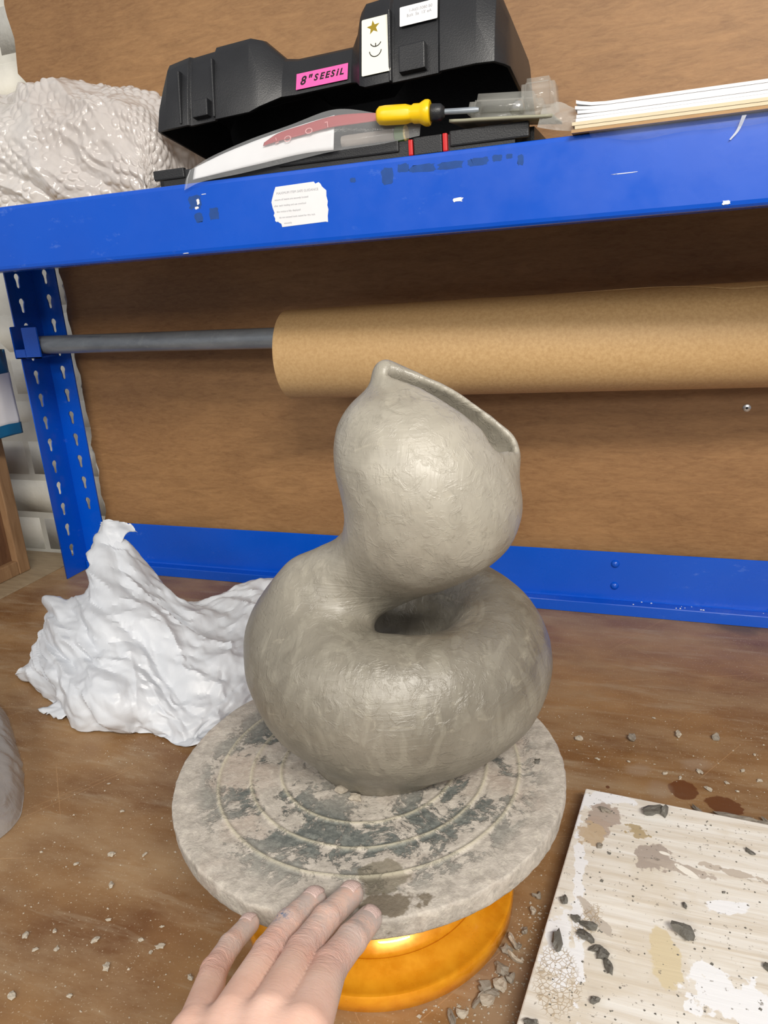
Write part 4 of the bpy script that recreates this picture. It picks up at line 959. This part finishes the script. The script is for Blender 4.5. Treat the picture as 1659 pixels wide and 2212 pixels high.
# rim lip of the lid
# labels (slabs + lettering as flat print)
def on_lid(u0, w0, voff, slope):  # local x=u, y=w, z=-v
    A = Matrix.Translation((u0, voff, w0)) @ Matrix.Rotation(-slope, 4, 'X') @ Matrix(((1, 0, 0, 0), (0, 0, -1, 0), (0, 1, 0, 0), (0, 0, 0, 1)))
    return ML @ A
def rrect(w, h, r=.0012, n=4):
    p = []
    for cx, cy, a0_ in ((w - r, h - r, 0), (r, h - r, 90), (r, r, 180), (w - r, r, 270)):
        for k in range(n + 1): a = math.radians(a0_ + 90 * k / n); p.append((cx + r * math.cos(a), cy + r * math.sin(a)))
    return p
M1 = on_lid(.226, .0085, -.0012, math.atan2(.0035, .045))
geo = [poly_slab(rrect(.0275, .049), .0003, M1) + (0,)]
star = []
for k in range(10):
    a = math.radians(90 + 36 * k + 6); r = .0062 if k % 2 == 0 else .0026; star.append((.0112 + r * math.cos(a), .0405 + r * math.sin(a)))
geo.append(poly_slab(star, .0005, M1) + (1,))
def arc(cx, cy, r, t, a0_, a1_):
    o_ = [(cx + (r + t) * math.cos(math.radians(a0_ + (a1_ - a0_) * k / 14)), cy + (r + t) * math.sin(math.radians(a0_ + (a1_ - a0_) * k / 14))) for k in range(15)]
    i_ = [(cx + r * math.cos(math.radians(a0_ + (a1_ - a0_) * k / 14)), cy + r * math.sin(math.radians(a0_ + (a1_ - a0_) * k / 14))) for k in range(15)]
    return o_ + i_[::-1]
geo.append(poly_slab(arc(.0135, .0290, .0050, .0008, 205, 335), .0005, M1) + (2,)); geo.append(poly_slab([(.0130, .0234), (.0138, .0234), (.0138, .0265), (.0130, .0265)], .0005, M1) + (2,))
geo.append(poly_slab(arc(.0132, .0205, .0052, .0008, 185, 355), .0005, M1) + (2,))
V, Fc, mi = join_geo(geo); o = mesh('label', V, Fc, None, lid, mats=[simple('ivory label', (238, 236, 220), .4, .02), STAR, INK], midx=mi); o['label'] = 'tall white label with gold star and two black arcs'
M2 = on_lid(.2615, .0445, .0030, math.atan2(.0035, .045))
geo = [poly_slab(rrect(.0345, .0165, .001), .0003, M2) + (0,)]
for s__, x_, y_, z_ in (('1-A6513080 B0', .0085, .0108, .0034), ("Bolt  5a  13' eA", .0065, .0068, .0036)):
    v, f_ = text_geo(s__, z_, M2 @ Matrix.Translation((x_, y_, .0004))); geo.append((v, f_, 1))
V, Fc, mi = join_geo(geo); o = mesh('label', V, Fc, None, lid, mats=[PAPER, GREY_INK], midx=mi); o['label'] = 'small white label with faint grey print'
M3 = on_lid(.1515, .0175, .0150, math.atan2(.0055, .032))
geo = [poly_slab([(0, 0), (.0535, -.0005), (.0535, .0150), (0, .0155)], .0003, M3) + (0,)]
for s__, x_, sz in (('8', .004, .0115), ('"', .0115, .0115), ('S', .0185, .0085), ('E', .0245, .0085), ('E', .0302, .0085), ('S', .0358, .0085), ('i', .0415, .0095), ('L', .0450, .0085)):
    v, f_ = text_geo(s__, sz, M3 @ Matrix.Translation((x_, .0038 + (.0015 if x_ > .017 else 0), .0004)), .25, offset=.0003); geo.append((v, f_, 1))
V, Fc, mi = join_geo(geo); o = mesh('label', V, Fc, None, lid, mats=[PINK, INK], midx=mi); o['label'] = 'pink tape label handwritten in black'
# base tray
bm = bmesh.new(); bmesh.ops.create_cube(bm, size=1)
lo = Vector((-.298, .2600, .5503)); hi = Vector((.080, .432, .5680))
for v in bm.verts: v.co = Vector([(lo[i] + hi[i]) / 2 + v.co[i] * (hi[i] - lo[i]) for i in range(3)])
bmesh.ops.bevel(bm, geom=[e for e in bm.edges if abs(e.verts[0].co.z - e.verts[1].co.z) > .005], offset=.014, segments=5, affect='EDGES')
top = [f for f in bm.faces if f.normal.z > .9]; bmesh.ops.delete(bm, geom=top, context='FACES_ONLY')
tray = bmobj('base_tray', bm, BLACK, case); fixn(tray); s = tray.modifiers.new('s', 'SOLIDIFY'); s.thickness = .003; s.offset = -1
box('rim_block', (-.294, .258, .5605), (-.258, .263, .5700), BLACK, case, .0015); box('rim_block', (.010, .258, .5580), (.078, .263, .5705), BLACK, case, .0015); box('rim_block', (-.155, .258, .5590), (-.036, .263, .5690), BLACK, case, .0015)
lt = box('latch', (-.0215, .2555, .5540), (.0040, .2620, .5685), BLACK, case, .001)
box('latch_clip', (-.0265, .2560, .5545), (-.0225, .2615, .5675), RED, lt, .001); box('latch_clip', (.0045, .2560, .5545), (.0085, .2615, .5690), RED, lt, .001)
for hx in (-.22, -.02):
    hq = Vector((hx, .432, .5725)); tube('hinge', [hq, hq + Vector((.04, 0, 0))], .0042, BLACK, case, 12)

# contents lying across the case front
def sheet(name, ctrl, su, sv, mat, parent, amp=.0, seed=1, th_=.0003, scale=90, smooth=True):
    S = cubic_grid(ctrl, su, sv); nn = grid_normals(S)
    if amp: S = S + nn * (crumple(S, scale, seed, 4) * amp)[..., None]
    o = mesh(name, S.reshape(-1, 3), grid_faces(*S.shape[:2]).tolist(), mat, parent, smooth)
    if th_: s = o.modifiers.new('s', 'SOLIDIFY'); s.thickness = th_; s.offset = 0
    return o
pouch = empty('zip_pouch', (0, 0, 0)); tag(pouch, 'clear zip pouch with white card and red header, hanging over the beam', 'pouch')
cardc = [[(-.2420, .2470, .5560), (-.2400, .2495, .5665)], [(-.2100, .2475, .5590), (-.2080, .2510, .5755)], [(-.1700, .2485, .5625), (-.1680, .2530, .5840)], [(-.1250, .2500, .5665), (-.1230, .2550, .5915)], [(-.0950, .2510, .5665), (-.0935, .2560, .5950)]]
sheet('card', cardc, 10, 8, PAPER, pouch, .0004, 3)
redc = [[(-.1640, .2490, .5770), (-.1635, .2505, .5800)], [(-.1500, .2490, .5790), (-.1480, .2520, .5865)], [(-.1250, .2500, .5815), (-.1230, .2535, .5905)], [(-.0980, .2510, .5845), (-.0960, .2540, .5940)], [(-.0700, .2530, .5850), (-.0700, .2555, .5935)], [(-.0420, .2560, .5855), (-.0420, .2575, .5905)]]
sheet('red_header', redc, 10, 6, REDP, pouch, .0002, 4, .0002)
# TOOL lettering, upside down as the pouch lies
geo = []
for ch, x_, z_, rot in (('L', -.0975, .5895, 182), ('O', -.1130, .5870, 186), ('O', -.1350, .5835, 192), ('T', -.1485, .5830, 192)):
    A = Matrix.Translation((x_, .2495, z_)) @ Matrix(((1, 0, 0, 0), (0, 0, -1, 0), (0, 1, 0, 0), (0, 0, 0, 1))) @ Matrix.Rotation(math.radians(rot), 4, 'Z') @ Matrix.Scale(1.5 if ch == 'O' else 1, 4, (1, 0, 0))
    v, f_ = text_geo(ch, .0068, A); geo.append((v, f_, 0))
V, Fc, mi = join_geo(geo); mesh('printed_text', V, Fc, WHITE_INK, pouch)
filmc = [[(-.2520, .2455, .5475), (-.2490, .2460, .5570), (-.2440, .2475, .5650)], [(-.2300, .2445, .5530), (-.2260, .2450, .5640), (-.2220, .2485, .5735)], [(-.1900, .2445, .5555), (-.1870, .2450, .5700), (-.1820, .2500, .5835)], [(-.1400, .2450, .5600), (-.1380, .2450, .5780), (-.1340, .2520, .5920)], [(-.0950, .2470, .5645), (-.0940, .2470, .5820), (-.0900, .2530, .5990)], [(-.0500, .2510, .5660), (-.0480, .2500, .5790), (-.0460, .2560, .5900)], [(-.0150, .2540, .5690), (-.0140, .2550, .5770), (-.0120, .2580, .5850)]]
sheet('film', filmc, 12, 10, CLEAR, pouch, .0012, 9, 0, 60)
tube('zip_seal', [Vector(p) for p in ((-.2490, .2445, .5490), (-.2465, .2450, .5575), (-.2430, .2465, .5650))], .0006, CLEAR, pouch, 8)
tb = empty('green_cap_tube', (-.045, .262, .5735)); tag(tb, 'clear plastic tube with a green collar, between the pouch and the case base', 'tube')
q = lathe('collar', [(.0062, 0), (.0064, .001), (.0064, .009), (.0062, .010)], GREEN, tb, 32, (.006, 0, 0), 'X'); q2 = lathe('band', [(.0065, 0), (.0067, .0006), (.0067, .0012), (.0065, .0016)], simple('gold band', (220, 200, 120), .3), tb, 32, (.0145, 0, 0), 'X')
lathe('barrel', [(.0050, 0), (.0054, .004), (.0054, .048), (.0050, .05)], m_film('tube plastic', (200, 190, 180), .45), tb, 32, (-.045, 0, 0), 'X')
sd = empty('screwdriver', (-.050, .2440, .5870), (0, math.radians(3), math.radians(6))); tag(sd, 'yellow-handled screwdriver with black collar lying in front of the open case', 'screwdriver')
hp = [(.0001, 0), (.0050, .0006), (.0072, .003), (.0078, .008), (.0078, .026), (.0070, .029), (.0066, .031), (.0078, .033), (.0078, .038), (.0092, .0405), (.0103, .043), (.0103, .0455), (.0095, .047), (.0060, .0475)]
hd = lathe('handle', hp, YELLOW, sd, 24, (0, 0, 0), 'X')
for v in hd.data.vertices:
    a = math.atan2(v.co.z, v.co.y); r = math.hypot(v.co.y, v.co.z)
    if .004 < v.co.x < .030: k = 1 - .10 * max(0, math.cos(6 * a)) ; v.co.y *= k; v.co.z *= k
lathe('collar', [(.0060, .0470), (.0070, .0485), (.0066, .056), (.0042, .059), (.0022, .0595)], BLACK, sd, 24, (0, 0, 0), 'X')
lathe('shaft', [(.0024, .059), (.0024, .085), (.0018, .088)], STEEL, sd, 16, (0, 0, 0), 'X')
# blister pack
bp = empty('blister_pack', (0, 0, 0)); tag(bp, 'clear blister pack lying on the right end of the tool case', 'blister pack')
sheet('backing_card', [[(.0120, .2520, .5770), (.0140, .300, .5790)], [(.0500, .2500, .5740), (.0520, .300, .5770)], [(.0980, .2480, .5700), (.1000, .300, .5720)]], 8, 6, OLIVE, bp, .0006, 5, .0022)
CL2 = m_film('blister plastic', (205, 205, 198), .26, .1, .9, .3, 25)
bm = bmesh.new(); bmesh.ops.create_cube(bm, size=1); lo = Vector((.024, .2560, .5760)); hi = Vector((.0915, .292, .5975))
for v in bm.verts:
    k = .86 if v.co.z > 0 else 1
    v.co = Vector([(lo[i] + hi[i]) / 2 + v.co[i] * (k if i < 2 else 1) * (hi[i] - lo[i]) for i in range(3)]); v.co.z -= (v.co.x - lo.x) * .08
bmesh.ops.bevel(bm, geom=bm.edges[:], offset=.006, segments=4, affect='EDGES'); bmobj('dome', bm, CL2, bp, True)
bm = bmesh.new(); bmesh.ops.create_cube(bm, size=1); lo = Vector((.070, .2540, .5740)); hi = Vector((.1000, .290, .6015))
for v in bm.verts:
    k = .86 if v.co.z > 0 else 1
    v.co = Vector([(lo[i] + hi[i]) / 2 + v.co[i] * (k if i < 2 else 1) * (hi[i] - lo[i]) for i in range(3)])
bmesh.ops.bevel(bm, geom=bm.edges[:], offset=.004, segments=4, affect='EDGES'); bmobj('dome', bm, CL2, bp, True)
tube('metal_fitting', [(.062, .270, .5800), (.068, .268, .5830), (.072, .268, .5840)], [.004, .006, .005], CHROME, bp, 16)
sheet('loose_film', [[(.086, .2500, .5630), (.088, .2500, .5710), (.090, .2620, .5810)], [(.100, .2480, .5590), (.102, .2480, .5690), (.104, .2600, .5800)], [(.118, .2480, .5560), (.118, .2480, .5650), (.120, .2600, .5730)]], 14, 12, m_film('bag corner', (196, 196, 190), .42, .12), bp, .0035, 19, 0, 120)

# ---------------------------------------------------------------- paper pads
def pad(name, z0, n, t, x0, y0, mat, label, jit, seed, curl=0.0):
    r = random.Random(seed); e = empty(name, (x0, y0, z0)); tag(e, label, 'paper')
    for k in range(n):
        dx = r.uniform(-jit, jit); dy = r.uniform(0, jit * .5); zz = k * t
        V = []; nx = 14
        for i in range(nx + 1):
            xx = .26 * (i / nx) ** 1.6; cz = curl * (k / max(1, n - 1)) ** 2 * max(0, 1 - xx / .022) ** 2
            for yy in (0, .20):
                for z in (0, t * .95): V.append((dx + xx, dy + yy, zz + z + cz))
        Fc = []
        for i in range(nx):
            a = i * 4; b = a + 4; Fc += [(a, b, b + 1, a + 1), (a + 1, b + 1, b + 3, a + 3), (a + 3, b + 3, b + 2, a + 2), (a + 2, b + 2, b, a)]
        Fc += [(0, 1, 3, 2), (nx * 4, nx * 4 + 2, nx * 4 + 3, nx * 4 + 1)]
        mesh('sheet', V, Fc, mat, e)
    return e
pad('cardboard_sheet', .5542, 1, .0024, .1140, .2420, CARD, 'torn brown cardboard under the paper pads at the right end of the shelf', 0, 1)
pad('cream_pad', .5567, 2, .0026, .1155, .2415, CREAM, 'cream paper pad between the cardboard and the white paper', .0012, 2)
pad('white_pad', .5620, 5, .0024, .1180, .2425, PAPER, 'thick stack of white paper with a curled corner, topmost at the right', .0016, 3, .0035)
tp_ = empty('film_wrapper', (0, 0, 0)); tag(tp_, 'crinkled clear film hanging from under the paper pads over the beam', 'film')
sheet('film', [[(.128, .2405, .5540), (.128, .2440, .5520), (.130, .2462, .5500)], [(.165, .2400, .5540), (.165, .2420, .5480), (.166, .2450, .5440)], [(.195, .2400, .5540), (.195, .2425, .5490), (.197, .2450, .5460)], [(.240, .2400, .5540), (.240, .2420, .5490), (.242, .2455, .5450)], [(.300, .2400, .5540), (.300, .2420, .5500), (.300, .2455, .5480)]], 12, 8, m_film('thin film', (190, 200, 225), .13, .12), tp_, .0018, 23, 0, 110)
sheet('torn_strip', [[(.2375, .2440, .5520), (.2405, .2440, .5520)], [(.2345, .2460, .5430), (.2365, .2460, .5425)], [(.2300, .2465, .5370), (.2310, .2465, .5365)]], 8, 4, m_film('white film', (225, 230, 240), .8, .2), tp_, .0004, 3, 0)
